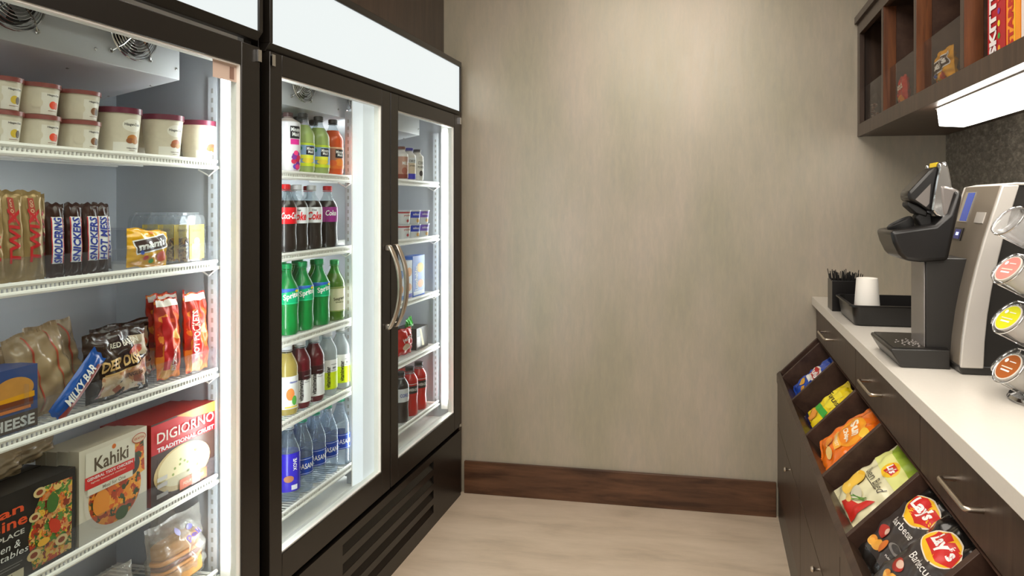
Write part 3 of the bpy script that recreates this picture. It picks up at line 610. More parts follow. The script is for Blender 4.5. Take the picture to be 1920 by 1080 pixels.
# fourth snack shelf
def pillow(W_, H_, T_, body, art=None, crimp=.07, wr=.0016, back=None, seed=0, nu=34, nv=44, pinch=.06, name='packet', top=None, mapT=None, taper=0):
    """sealed film packet: local x is its front, y to the reader's right, z up, origin at the bottom middle"""
    rd = random.Random(seed); ph = [rd.uniform(0, 6.28) for _ in range(8)]
    def sh(u, v):
        a = max(0, 1-abs(u)**2.6); vv = min(1, abs(v)/(1-crimp)); b = max(0, 1-vv**2.4)
        t = T_/2*(a**.7)*(b**.65)
        w = wr*(math.sin(9*u+4*v+ph[0])+.8*math.sin(5*u-11*v+ph[1])+.6*math.sin(17*u+ph[2])*abs(v)+.5*math.sin(21*v+3*u+ph[3])*abs(u))
        return t, w*(min(1, t/(T_*.12)+.12))
    def pos(u, v, h, side):
        t, w = sh(u, v); pin = 1-pinch*math.cos(v*PI/2)*0-pinch*(1-abs(v))*.5
        y = u*W_/2*pin*(1-taper*v); z = (v+1)*H_/2+.002*math.sin(6*u+ph[4])*abs(v)**4
        rip = .0012*math.sin(u*60) if abs(v) > 1-crimp else 0
        return (side*(t+h)+w+rip, y, z)
    mb = MB()
    mb.grid(lambda a, b: pos(a*2-1, b*2-1, 0, 1), nu, nv, body)
    mb.grid(lambda a, b: pos(1-a*2, b*2-1, 0.0003, -1), nu, nv, back or body)
    if art:
        mb.art(art, lambda x, y, h: pos(max(-1, min(1, x/(W_/2))), max(-1, min(1, y/(H_/2))), h, 1), lift=.0011, step=.0003)
    o = mb.build(name, ang=60)
    return o
o = pillow(.10, .11, .045, K('#cf1f1c', .25), [('t', 'jerky', 0, .015, .06, .02, WHT, .3), ('e', -.01, -.02, .02, .015, K('#e6c9b0'))], name='snack_packet', seed=3); o.location = (XR-.01, Yp(757, XR-.01), ZS[3]+.001); o.rotation_euler = (0, 0, -.2)
tag(o, 'shiny red snack packet on the fourth snack shelf', 'packet')
o = pillow(.055, .135, .03, K('#3fae3a', .25), [('r', 0, -.03, .03, .06, K('#d9d8b4')), ('t', 'green', 0, .03, .04, .012, WHT)], name='snack_packet', seed=4); o.location = (XR-.055, Yp(774, XR-.05), ZS[3]+.001); o.rotation_euler = (.25, 0, 0)
tag(o, 'green and white packet leaning behind the red packet, fourth snack shelf', 'packet')
carton('snack_tray', 'box', 'dark box with cream stripe at the right end of the fourth snack shelf', Yp(779, XR), Yp(800, XR), ZS[3], .092, XR+.005, .10, K('#2b241f', .35), lambda w, h: [('p', [(-.03, h*.95), (-.012, h*.95), (.02, h*.1), (0, h*.1)], K('#c9bd98')), ('r', -.038, h*.35, .03, h*.5, K('#e6dfe0'))])

# ------------------------------------------------------------------ freezer products
X1 = -1.268
def pint(label, px, z, art_c, X=X1, small=False, proto={}, rz=0, group=None, Y=None, flav='a'):
    key = (small, flav)
    if key not in proto:
        body = P('ivory_print', '#e4dac4', .45, noise=.18, nscale=90)
        if small:
            H, r0, r1 = .060, .032, .0385; pic = [('r', .010, .022, .040, .040, K('#e9e3d6')), ('t', 'Häagen-Dazs', .013, .038, .027, .0048, K('#2a2228')), ('e', .012, .020, .008, .0075, K(art_c)), ('e', .019, .019, .005, .007, K('#d8482a' if flav == 'a' else '#4a3424')), ('r', .012, .009, .02, .001, K('#a07a6a')), ('e', -.016, .022, .009, .009, K('#ddd3bd'))]
            root = cup_mesh(r0, r1, H, body, K('#8a4a44', .3), pic, lidh=.008, rot=.004)
        else:
            H, r0, r1 = .099, .034, .0425; pic = [('r', .006, .012, .066, .026, K('#ece8de')), ('e', .010, .062, .022, .014, K('#eee9dc')), ('t', 'Häagen-Dazs', .010, .063, .036, .0075, K('#2a2228')), ('e', .010, .034, .012, .008, K(art_c)), ('e', .004, .029, .008, .006, K('#a0623a')), ('e', .016, .028, .008, .006, K('#b87a40')), ('t', 'VANILLA ALMOND', .010, .013, .026, .003, K('#55403a')), ('r', .010, .008, .016, .001, K('#8a7a70'))]
            root = cup_mesh(r0, r1, H, body, K('#6e2a3e', .3), pic, lidh=.012, rot=.004)
        root.name = 'ice_cream_tub'; proto[key] = root; o = root; o['label'] = label
        if group: o['group'] = group
        o.location = (X, Y or Yp(px, X), z); o.rotation_euler = (0, 0, rz)
    else: o = dup(proto[key], (X, Y or Yp(px, X), z), rz, label, group)
    return o
Z1 = 1.4495
for px, w, fl, ac in ((222, 'leftmost of the three large tubs on top freezer shelf', 'a', '#c07a34'), (305, 'middle of the three large tubs on top freezer shelf', 'b', '#b0603c'), (373, 'rightmost large tub on top freezer shelf by the side wall', 'c', '#a06048')):
    pint('large ice cream tub, '+w, px, Z1, ac, rz=-.42, flav=fl, group='large ice cream tubs')
    for b in (1, 2): pint('large ice cream tub with plum lid in the rows behind on top freezer shelf', px, Z1, ac, X=X1-.088*b, Y=Yp(px, X1)+.0, flav=fl, rz=.3*b, group='large ice cream tubs behind')
for i, (px, w, fl, ac) in enumerate(((-8, 'at the left edge of the photo', 'e', '#e0c040'), (66, 'with orange fruit picture', 'a', '#f0502a'), (145, 'with brown nut picture beside the large tubs', 'b', '#8a5a34'))):
    for lv in range(2):
        pint(f'small ice cream tub {w}, {"lower" if lv == 0 else "upper"} in stack', px, Z1+.0605*lv, ac, small=True, flav=fl, rz=-.30, group='small ice cream tubs')
        for b in (1, 2): pint('small ice cream tub in the rows behind on the top freezer shelf', px, Z1+.0605*lv, ac, X=X1-.082*b, Y=Yp(px, X1)+.012*b, small=True, flav=fl, rz=.2, group='small ice cream tubs behind')
# second freezer shelf: bars, packet, clear box
Z2 = 1.1995; X2 = -1.247
def bar(label, px, z, W_, H_, col, txt, tcol, edge, X=X2, seed=0, rz=0, roll=0, extra=None, th=.02, group=None, bold=.03, name='chocolate_bar'):
    a = [('r', 0, 0, W_*.62, H_*.62, edge)] if edge else []
    if extra: a += extra
    a += [('t', txt, 0, 0, H_*.60, W_*.46, tcol, PI/2, bold, .15)]
    o = pillow(W_, H_, th, col, a, crimp=.09, wr=.0005, seed=seed, nu=20, nv=70, pinch=.02, name=name)
    o.location = (X, Yp(px, X), z); o.rotation_euler = (roll, -.06, rz); return tag(o, label, 'chocolate bar', group)
gold, snk = P('gold_wrapper', '#a5895a', .3, metal=.35), P('brown_wrapper', '#35190f', .28)
tw = lambda: [('r', -.004, .052, .013, .05, K('#c02a2a'))]
for i, (px, w) in enumerate(((-14, 'at the left edge'), (24, 'second of the gold bars'), (62, 'nearest the brown bars'))):
    bar(f'tall gold caramel bar standing on second freezer shelf, {w}', px, Z2, .042, .168, gold, 'TWIX', K('#c41e22'), None, seed=i, rz=-.1, extra=[('r', -.002, .048, .011, .045, K('#b5483a')), ('t', '2 TO GO', -.002, .048, .038, .006, K('#e0c8a0'), PI/2)], group='gold bars')
    bar('tall gold caramel bar in the row behind on the second freezer shelf', px+10, Z2, .042, .165, gold, 'TWIX', K('#c41e22'), None, seed=i+4, X=X2-.05, group='gold bars behind')
for i, (px, t, w) in enumerate(((103, 'SMOLDERING', 'leftmost'), (138, 'SNICKERS', 'second from left'), (170, 'SNICKERS', 'third from left'), (189, 'HOT MESS', 'rightmost by the divider'))):
    bar(f'brown wrapped chocolate bar on second freezer shelf, {w}', px, Z2, .034, .145, snk, t, K('#2b3c9c'), WHT, seed=i+9, rz=-.12, roll=-.03, extra=[('r', -.0105, 0, .0016, .088, K('#c42430')), ('r', .0105, 0, .0016, .088, K('#c42430'))], group='brown chocolate bars')
    bar('brown wrapped chocolate bar in the row behind on the second freezer shelf', px+8, Z2, .034, .142, snk, t, K('#2b3c9c'), WHT, seed=i+20, X=X2-.045, group='brown chocolate bars behind')
def mm_art(s=1.0):
    return [('r', 0, .010*s, .098*s, .034*s, K('#f6f4ee'), .25), ('r', 0, .010*s, .092*s, .028*s, K('#3a2016'), .25), ('t', "m&m's", 0, .010*s, .082*s, .018*s, WHT, .25, .05), ('e', .026*s, -.018*s, .014*s, .012*s, K('#e0542a')), ('e', -.020*s, -.024*s, .006*s, .005*s, K('#d8341c')), ('e', -.004*s, -.03*s, .006*s, .005*s, K('#3a9a3a')), ('e', -.03*s, -.012*s, .005*s, .005*s, K('#2a5ac0')), ('e', .0*s, .038*s, .005*s, .004*s, K('#e8842a'))]
o = pillow(.112, .086, .034, P('yellow_film', '#eeb008', .22, coat=.4), mm_art(.95), seed=5, name='candy_packet', crimp=.09); o.location = (X2+.005, Yp(272, X2), Z2); o.rotation_euler = (-.12, -.1, .0)
tag(o, 'yellow chocolate candy packet on the second freezer shelf beside the clear tubs', 'candy packet')
def clamshell(label, y, z, X, group):
    root = thing('clear_snack_tub', label, 'tub', (X, y, z), group=group)
    b = MB(); w, h, d = .034, .116, .03
    n = 40; prof = []
    for k in range(n):
        a = 2*PI*k/n; ca, sa = math.cos(a), math.sin(a); e = .38
        prof.append((w*abs(ca)**e*(1 if ca > 0 else -1), h/2+h/2*abs(sa)**e*(1 if sa > 0 else -1)))
    cl = clear('clamshell_plastic', '#f2f4f6', 1.0, '#e6e8ec', .08, .05, bump=.1, bscale=30) if 'clam' not in _mc else _mc['clam']; _mc['clam'] = cl
    b.prism(prof, -d/2, d/2, cl, 'x')
    b.prism([((p[0])*1.10, h/2+(p[1]-h/2)*1.0) for p in prof], -.001, .001, cl, 'x')
    b.box(-.002, .002, -w*.8, w*.8, h-.002, h+.006, cl)
    b.build('tub_shell', root, bevel=.002)
    l = MB().box(d/2+.0006, d/2+.0012, -.022, .026, .010, .092, K('#f3cd45', .4)); l.art([('t', 'SNAX', 0.002, .078, .03, .006, K('#8a6a1a')), ('e', .002, .052, .009, .009, K('#f9ecc0')), ('t', '100', .002, .052, .010, .007, K('#8a6a1a')), ('t', 'TRAIL', .002, .028, .032, .010, K('#c24a1a')), ('t', 'MIX', .002, .016, .024, .009, K('#c24a1a'))], lambda u, v, h: (d/2+.0012+h, u, v), lift=.0002, step=.0001)
    l.box(-.012, .012, -.024, .024, .004, .06, food('trail_mix', ['#6a3a1c', '#c08a4a', '#3a2010', '#d0b070'], 120))
    l.build('label', root, smooth=False)
    return root
cs = clamshell('clear plastic snack tub with yellow label, front right of second freezer shelf', Yp(357, X2), Z2, X2, 'clear snack tubs')
for q in range(3):
    dup(cs, (X2-.042*(q+1), Yp(357, X2)-.002*q, Z2), label='clear plastic snack tub behind the front one on the second freezer shelf', group='clear snack tubs')
# acrylic dividers and fences standing on the freezer shelves
def acry(label, y0, y1, z, h, sides, X=-1.226, hs=None):
    root = thing('acrylic_divider', label, 'divider', (X, y0, z)); a = M['acrylic']
    MB().box(-.001, .001, 0, y1-y0, 0, h, a).build('front_fence', root, smooth=False)
    for s2 in sides: MB().box(-.20, -.0015, s2-y0-.001, s2-y0+.001, 0, hs or h*1.5, a).build('side_fence', root, smooth=False)
    return root
acry('clear acrylic fence in front of the bars on the second freezer shelf', .95, Yp(399, -1.226), Z2+.002, .045, [Yp(p, -1.226) for p in (84, 212, 238, 318, 395)], hs=.085)
acry('clear acrylic fence in front of the packets on the third freezer shelf', .95, Yp(410, -1.226), .9295+.002, .05, [Yp(p, -1.226) for p in (55, 186, 290, 341, 408)], hs=.082)
acry('clear acrylic fence in front of the cartons on the fourth freezer shelf', .95, Yp(410, -1.226), .6635+.002, .045, [Yp(p, -1.226) for p in (138, 276, 296)], hs=.10)
# third freezer shelf
Z3 = .9305; X3 = -1.250
tan = clear('sandwich_wrap', '#f2e6d4', 1.0, '#c4aa86', .62, .12, bump=.5, bscale=22)
bunm = P('bread', '#c98f4c', .7, noise=.25, nscale=50, bump=.3)
bx = carton('burger_box', 'box', 'blue burger box with cheeseburger picture at the left edge of third freezer shelf', Yp(-75, X3), Yp(60, X3), Z3, .115, X3+.012, .06, K('#3a4f86', .35),
   lambda w, h: [('p', [(-w*.5, h*.0+.001), (w*.5, .001), (w*.5, h*.28), (-w*.5, h*.28)], K('#54402e')), ('e', w*.14, h*.66, w*.30, h*.20, P('bun_picture', '#d99a4a', .4, noise=.3, nscale=60)), ('r', w*.14, h*.52, w*.62, h*.09, K('#e8a41c'), .05), ('r', w*.14, h*.43, w*.58, h*.12, K('#7a3f24')), ('r', w*.14, h*.35, w*.5, h*.05, K('#e08030')), ('t', 'CHEESE', w*.06, h*.14, w*.78, h*.17, K('#eee9e0'), 0, .03)], side=K('#2c3e70'))
def sandwich(label, y, z, X, W_, H_, T_, rz, roll, body, stripe, seed, name='wrapped_sandwich', taper=.08):
    o = pillow(W_, H_, T_, body, [('r', -W_*.18, 0, .0035, H_*.9, stripe), ('r', W_*.2, 0, .0035, H_*.9, stripe)], seed=seed, name=name, wr=.003, taper=taper, crimp=.1)
    o.location = (X, y, z); o.rotation_euler = (roll, -.08, rz); return tag(o, label, 'wrapped food')
sandwich('tall tan wrapped sandwich with red stripes on third freezer shelf', Yp(95, X3-.03), Z3+.004, X3-.028, .115, .168, .05, -.1, .20, tan, K('#b5503c'), 3)
sandwich('tan wrapped sandwich partly hidden behind the blue burger box', Yp(20, X3-.07), Z3+.002, X3-.075, .11, .14, .05, 0, .05, tan, K('#8a6a4a'), 5)
sandwich('tan wrapped sandwich in the row behind the tall one, third freezer shelf', Yp(115, X3-.09), Z3+.002, X3-.095, .115, .165, .05, 0, .1, tan, K('#b5503c'), 8)
bar('blue chocolate bar leaning across the sandwich on third freezer shelf', 103, Z3+.006, .040, .145, P('blue_wrapper', '#1c4f9e', .25), 'MILKY BAR', WHT, None, X=X3+.024, seed=31, extra=[('p', [(.006, -.07), (.018, -.07), (.018, .06), (.006, .05)], K('#8a3a34'))], roll=-.80, th=.016)
dk = P('dark_film', '#33221a', .25, coat=.3)
def pizza_pack(label, px, X, seed):
    o = pillow(.150, .142, .042, dk, [('p', [(-.060, -.062), (.066, -.062), (.066, .0), (.02, -.012), (-.045, -.02)], food('pizza_picture', ['#d8b48a', '#c88a5a', '#e6d2b0', '#a8583a', '#dcc09a'], 60)), ('p', [(.022, .052), (.066, .052), (.064, .005), (.03, .012)], P('crust_picture', '#c9b59a', .4, noise=.3, nscale=60)), ('e', .032, .022, .022, .010, K('#b5401c'), .1),
        ('t', 'RED BARON', .008, .042, .066, .012, K('#e9e2d2'), .06, .02), ('t', 'DEEP DISH', -.004, .004, .092, .024, K('#e0b878'), .10, .03), ('r', 0, -.014, .085, .0025, K('#c8a060'), .1), ('t', 'SINGLES', .024, -.028, .04, .010, K('#5a2a1a'), .08)], seed=seed, wr=.003, name='pizza_packet')
    o.location = (X, Yp(px, X), Z3+.002); o.rotation_euler = (.02, -.05, -.05); return tag(o, label, 'pizza packet')
pizza_pack('dark brown pizza packet in the middle of third freezer shelf', 222, X3+.004, 6)
pizza_pack('dark brown pizza packet standing behind the front one, third freezer shelf', 232, X3-.055, 7)
hp = food('filled_pastry_picture', ['#d8521c', '#e8862a', '#c03018', '#e9b060', '#a82814'], 38)
def pastry(label, px, X, W_, H_, seed, txt=True, rz=0):
    o = pillow(W_, H_, .036, hp, [('r', 0, H_*.44, W_*.9, H_*.08, K('#e6ddd0', .4)), ('r', -W_*.20, -.01, W_*.30, H_*.66, K('#c01c1e'))]+([('t', 'HOT POCKETS', -W_*.20, -.004, H_*.60, W_*.22, K('#f0e6d8'), PI/2, .03)] if txt else [('t', 'PIZZA', W_*.10, -H_*.26, H_*.3, W_*.2, K('#f0e0d0'), PI/2)]), seed=seed, wr=.002, name='pastry_packet')
    o.location = (X, Yp(px, X), Z3+.002); o.rotation_euler = (0, -.05, rz); return tag(o, label, 'pastry packet')
pastry('red pastry packet with vertical white lettering at the right end of third freezer shelf', 369, X3+.004, .066, .192, 11, rz=-.1)
pastry('orange red pastry packet between the dark pizza packet and lettered pastry packet', 316, X3-.008, .066, .188, 12, False, rz=-.05)
for q in range(2):
    pastry(f'red pastry packet in the row behind the {"lettered" if q == 0 else "plain orange"} one, third freezer shelf', (366, 318)[q], X3-.06, .066, .19, 13+q, False)
pastry('orange pastry packet at the back of the third freezer shelf', 300, X3-.11, .07, .185, 16, False)
# fourth freezer shelf: cartons
Z4 = .6645; X4 = -1.2285
veg = food('pasta_and_vegetables_picture', ['#e07a28', '#c03a1c', '#e8c070', '#3f6a2a', '#e9b83a', '#8a2f1a', '#d9925a', '#5c8a3a'], 115)
veg2 = food('saucy_chicken_picture', ['#d8641c', '#e8922a', '#a83a14', '#3c4a2a', '#e9a43c', '#c9501c'], 90)
def lean_art(w, h):
    ring = lambda x, y, r: [('e', x, y, r, r*.75, K('#dcc48a')), ('e', x, y, r*.55, r*.4, K('#8a3a1c'))]
    return [('p', [(w*.12, h*.03), (w*.46, h*.05), (w*.47, h*.9), (w*.22, h*.92), (w*.14, h*.7), (w*.08, h*.4)], veg), ('t', 'lean', -w*.125, h*.80, w*.34, h*.105, K('#e8562a')), ('t', 'cuisine', -w*.165, h*.66, w*.48, h*.115, K('#e8562a')), ('t', 'MARKETPLACE', -w*.20, h*.53, w*.50, h*.055, K('#d8d4cc')),
            ('t', 'Chicken &', -w*.16, h*.42, w*.36, h*.08, WHT, 0, .0, .2), ('t', 'Vegetables', -w*.13, h*.31, w*.42, h*.09, WHT, 0, 0, .2), ('r', -w*.15, h*.21, w*.36, h*.008, K('#8a8680')), ('r', -w*.15, h*.18, w*.32, h*.008, K('#8a8680')), ('r', -w*.22, h*.07, w*.52, h*.11, K('#c9c0a4')), ('t', 'NO ARTIFICIAL', -w*.19, h*.09, w*.30, h*.04, BLK), ('t', 'INGREDIENTS', -w*.20, h*.04, w*.26, h*.025, K('#3a3a34'))] + ring(w*.13, h*.62, .011)+ring(w*.17, h*.88, .012)+ring(w*.12, h*.2, .013)+ring(w*.36, h*.22, .013)+[('e', w*.28, h*.7, .012, .018, K('#45702c')), ('e', w*.3, h*.42, .010, .016, K('#d03a1c'), .5), ('e', w*.2, h*.3, .012, .007, K('#e8b040'))]
carton('frozen_meal_carton', 'carton', 'black frozen meal carton with pasta picture at left end of fourth freezer shelf', Yp(-95, X4), Yp(141, X4), Z4, .163, X4, .036, K('#26221f', .35), lean_art, side=K('#26221f', .4))
def kah_art(w, h):
    return [('e', .0, h*.40, w*.44, h*.36, K('#d8cfc0')), ('e', 0.002, h*.40, w*.39, h*.33, veg2), ('p', [(w*.08, h*.42), (w*.46, h*.5), (w*.44, h*.9), (w*.1, h*.86)], veg2), ('e', w*.26, h*.62, .020, .022, K('#3b3a34')), ('e', w*.10, h*.14, .016, .014, K('#3f5a2c')), ('e', -w*.20, h*.36, .020, .026, K('#e8902c')), ('r', -w*.06, h*.80, w*.72, h*.30, K('#e2dccb')), ('t', 'Kahiki', -w*.05, h*.80, w*.50, h*.15, K('#5a4a34')), ('e', -w*.02, h*.92, .005, .005, K('#d8702c')),
            ('r', -w*.07, h*.63, w*.72, h*.13, K('#d2261c')), ('t', "GENERAL TSO'S CHICKEN", -w*.07, h*.665, w*.66, h*.032, WHT), ('t', 'lightly battered chicken', -w*.10, h*.62, w*.5, h*.022, K('#f0d0c0')), ('r', -w*.07, h*.53, w*.66, h*.07, K('#e2dccb')), ('t', 'Meal for One', -w*.02, h*.53, w*.34, h*.04, K('#8a8270')), ('e', w*.36, h*.90, w*.11, h*.055, K('#b5402a')), ('e', w*.36, h*.90, w*.10, h*.047, K('#d9c4a8')), ('t', '100% NATURAL', w*.36, h*.9, w*.16, h*.03, K('#b5402a'))]
for q in range(4):
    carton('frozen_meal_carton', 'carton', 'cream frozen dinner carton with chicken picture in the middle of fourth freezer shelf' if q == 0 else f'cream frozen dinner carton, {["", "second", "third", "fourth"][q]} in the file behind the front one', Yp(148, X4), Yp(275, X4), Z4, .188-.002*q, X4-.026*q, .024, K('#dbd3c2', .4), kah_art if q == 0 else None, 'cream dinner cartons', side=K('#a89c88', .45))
def dig_art(w, h):
    return [('r', 0, h*.80, w*.999, h*.36, K('#c8141c')), ('p', [(-w*.15, h*.995), (w*.46, h*.995), (w*.46, h*.86), (w*.1, h*.90)], P('pizza_slice_picture', '#e8a84a', .4, noise=.35, nscale=50)), ('e', -.01, h*.33, w*.42, h*.28, P('pizza_cheese_picture', '#e6c890', .4, noise=.3, nscale=60)), ('e', -.01, h*.35, w*.36, h*.24, K('#ecdcae'))]+[('e', w*.08*math.cos(k*1.9)*(k % 4+1)*.8-.01, h*.35+h*.05*math.sin(k*1.9)*(k % 4+1)*.8, .0035, .003, K('#8a9a4a')) for k in range(9)]+[
            ('t', 'DIGIORNO', 0, h*.81, w*.86, h*.13, K('#f6ece0'), 0, .01), ('t', 'TRADITIONAL CRUST', 0, h*.665, w*.86, h*.055, WHT, 0, .03), ('r', w*.10, h*.10, w*.42, h*.13, K('#d9602a')), ('t', 'FOUR CHEESE', w*.10, h*.10, w*.32, h*.04, K('#f2d2b0')), ('r', -w*.36, h*.30, w*.14, h*.05, K('#cfcac4')), ('r', -w*.36, h*.22, w*.14, h*.05, K('#bfb8b2')), ('r', -w*.36, h*.10, w*.16, h*.05, K('#9a9490'))]
for q in range(4):
    carton('frozen_pizza_carton', 'carton', 'red frozen pizza carton at the right end of fourth freezer shelf' if q == 0 else f'red frozen pizza carton, {["", "second", "third", "fourth"][q]} in the file behind the front one', Yp(283, X4), Yp(407, X4), Z4, .184-.003*q, X4-.034*q, .030, K('#48322c', .35), dig_art if q == 0 else (lambda w, h: [('r', 0, h*.85, w*.99, h*.28, K('#c8401c'))]), 'red pizza cartons', side=K('#8a2018', .4))
for q in range(3):
    carton('frozen_meal_carton', 'carton', f'black frozen meal carton, {["second", "third", "fourth"][q]} in the file at the left end of fourth freezer shelf', Yp(-95, X4), Yp(141, X4), Z4, .160, X4-.04*(q+1), .036, K('#2b2623', .35), lambda w, h: [('r', w*.2, h*.85, w*.5, h*.2, veg)], 'black meal cartons', side=K('#26221f', .4))
for q, (px, xx) in enumerate(((10, X4-.045), (75, X4-.075))):
    o = pillow(.11, .05, .045, tan, None, seed=40+q, name='wrapped_roll', wr=.002); o.location = (xx-.03, Yp(px, xx), Z4+.1645); o.rotation_euler = (0, 0, 0)
    tag(o, f'wrapped pink roll lying on top of the black cartons, {"left" if q == 0 else "right"} one', 'wrapped food', 'wrapped rolls on the cartons')
# bottom freezer shelf: bagged buns
Z5 = .4235
bagc = clear('crinkled_bag', '#f4f2ee', 1.0, '#e6e2dc', .25, .06, bump=.8, bscale=26)
cheese = P('orange_cheese', '#e8962c', .5, noise=.15, nscale=30); meat = P('sliced_meat', '#8a3a34', .5, noise=.4, nscale=60, bump=.3)
def bagged(label, px, W_, H_, inner, seed, X=-1.262, lettering=None, T_=.075):
    root = thing('bagged_sandwich', label, 'wrapped food', (X, Yp(px, X), Z5+.001), (0, -.1, -.05))
    b = pillow(W_, H_, T_, bagc, lettering, seed=seed, name='clear_bag', wr=.004, crimp=.1); b.parent = root
    h = MB()
    for z0, z1, m, k in inner:
        prof = []
        n = 26
        for i in range(n):
            a = 2*PI*i/n; e = .6; prof.append((W_*.38*k*abs(math.cos(a))**e*(1 if math.cos(a) > 0 else -1), T_*.36*k*abs(math.sin(a))**e*(1 if math.sin(a) > 0 else -1)))
        h.prism([(p[1], p[0]) for p in prof], z0*H_, z1*H_, m, 'z')
    h.build('filling', root, bevel=.006, seg=3)
    return root
bagged('bagged cheese bun sandwich with purple print at the right of bottom freezer shelf', 335, .165, .165, [(.10, .30, bunm, 1), (.31, .36, cheese, 1.02), (.37, .43, meat, 1), (.44, .50, cheese, 1.04), (.51, .70, bunm, .95)], 51, lettering=[('t', 'Deli', .02, .03, .04, .012, K('#6a5ab8'), .3), ('e', -.02, .055, .008, .008, K('#9a94c0')), ('e', .02, .05, .007, .007, K('#8a84c0'))])
bagged('bagged meat sandwich in the middle of bottom freezer shelf', 190, .17, .13, [(.08, .30, bunm, 1), (.31, .45, meat, 1.0), (.46, .52, cheese, 1), (.53, .74, bunm, .92)], 52)
bagged('bagged dark red sandwich at the left of bottom freezer shelf', 75, .17, .125, [(.08, .3, meat, 1), (.31, .7, K('#6a2a26', .5), .95)], 53)
bagged('bagged bun in the row behind the cheese bun, bottom freezer shelf', 335, .15, .15, [(.10, .34, bunm, 1), (.35, .42, cheese, 1), (.43, .68, bunm, .95)], 54, X=-1.35)

# ------------------------------------------------------------------ counter, drawers, snack bins on the right
CXF, CZ = .417, .946       # counter front edge, worktop height
CY0 = -.4                  # near end of the run
struct_y = WB-.001
ct = MB().box(CXF, WR-.001, CY0, WB-.001, CZ-.034, CZ, M['counter']).build('worktop', bevel=.0015)
tag(ct, 'long white stone worktop carrying the coffee machine', 'worktop')
def handle_bar(y0, y1, z, x, parent, off):
    p = []
    pr = .028; rr = .008
    p += [(x, y0, z), (x-pr+rr, y0, z)]
    for k in range(1, 5): a = PI/2*k/4; p.append((x-pr+rr-rr*math.sin(a), y0+rr-rr*math.cos(a), z))
    for k in range(0, 5): a = PI/2*k/4; p.append((x-pr+rr-rr*math.cos(a), y1-rr+rr*math.sin(a), z))
    p += [(x, y1, z)]
    return MB().tube([tuple(Vector(q)+off) for q in p], .0048, M['steel'], 12).build('handle', parent)
Dd = lambda d, X: (d+X*s_)/c_            # depth along the view -> y
cuts = [WB-.004, Dd(2.137, CXF), Dd(1.477, CXF), Dd(.817, CXF), CY0]
hands = [(2.70, 2.54), (1.96, 1.81), (1.265, 1.133), (.52, .39)]
nm = ['farthest, against the back wall', 'second from the back wall, beside the coffee machine', 'third from the back wall, nearest in view', 'nearest the camera, below the near worktop']
for i in range(4):
    y1, y0 = cuts[i]-.0015, cuts[i+1]+.0015; ym = (y0+y1)/2
    r = thing('drawer_unit', f'dark wood drawer under the worktop, {nm[i]}', 'drawer', (CXF+.02, ym, .776), group='drawers under the worktop'); off = Vector((-(CXF+.02), -ym, -.776))
    T = Matrix.Translation(off)
    MB().box(CXF+.038, WR-.002, y0, y1, .776, CZ-.0345, M['woodin']).build('drawer_box', r, T=T)
    MB().box(CXF+.018, CXF+.0375, y0, y1, .776, CZ-.037, M['wood']).build('drawer_front', r, T=T, bevel=.0012)
    a, b_ = Dd(hands[i][0], CXF), Dd(hands[i][1], CXF)
    handle_bar(b_, a, .843, CXF+.018, r, off)
# snack bins: 45 degree display
LX, LZ = .2727, .612       # lip
TX, TZ = .432, .772        # top of the opening
bins = [Dd(d, .35) for d in (2.86, 2.52, 2.14, 1.82, 1.49, 1.16, .83, .50)]
rk = thing('snack_bin_display', 'dark wood sloping snack display with open bins below the drawers', 'display', (LX, (WB+CY0)/2, .42)); roff = Vector((-LX, -(WB+CY0)/2, -.42)); RT = Matrix.Translation(roff)
g = MB(); wd = M['woodin']; dxs = (TX-LX); 
inc = Vector((TX-LX, 0, TZ-LZ)).normalized(); nrm = Vector((-inc.z, 0, inc.x))
dep = .115
def ip(s, n): v = Vector((LX, 0, LZ))+inc*s+nrm*n; return (v.x, v.z)
L = math.hypot(TX-LX, TZ-LZ)
# floor of the bins, top board, lip
MB().prism([ip(.0, -dep), ip(L+.04, -dep), ip(L+.04, -dep-.015), ip(.0, -dep-.015)], CY0, WB-.003, wd, 'y').build('bin_floor', rk, T=RT)
MB().prism([ip(.018, -.0), (LX, LZ), (LX, LZ-.036), (LX+.02, LZ-.036), ip(.0, -dep), ip(.018, -dep)], CY0, WB-.003, M['wood'], 'y').build('lip', rk, T=RT, bevel=.001)
MB().prism([ip(L, -.002), ip(L+.02, -.02), ip(L+.02, -dep), ip(L, -dep)], CY0, WB-.003, wd, 'y').build('top_board', rk, T=RT)
for y in bins+[WB-.02, -.0+.14]:
    MB().prism([ip(.018, -.001), ip(L-.001, -.001), ip(L-.001, -dep+.001), ip(.018, -dep+.001)], y-.008, y+.008, M['woodin'], 'y').build('divider', rk, T=RT, bevel=.0008)
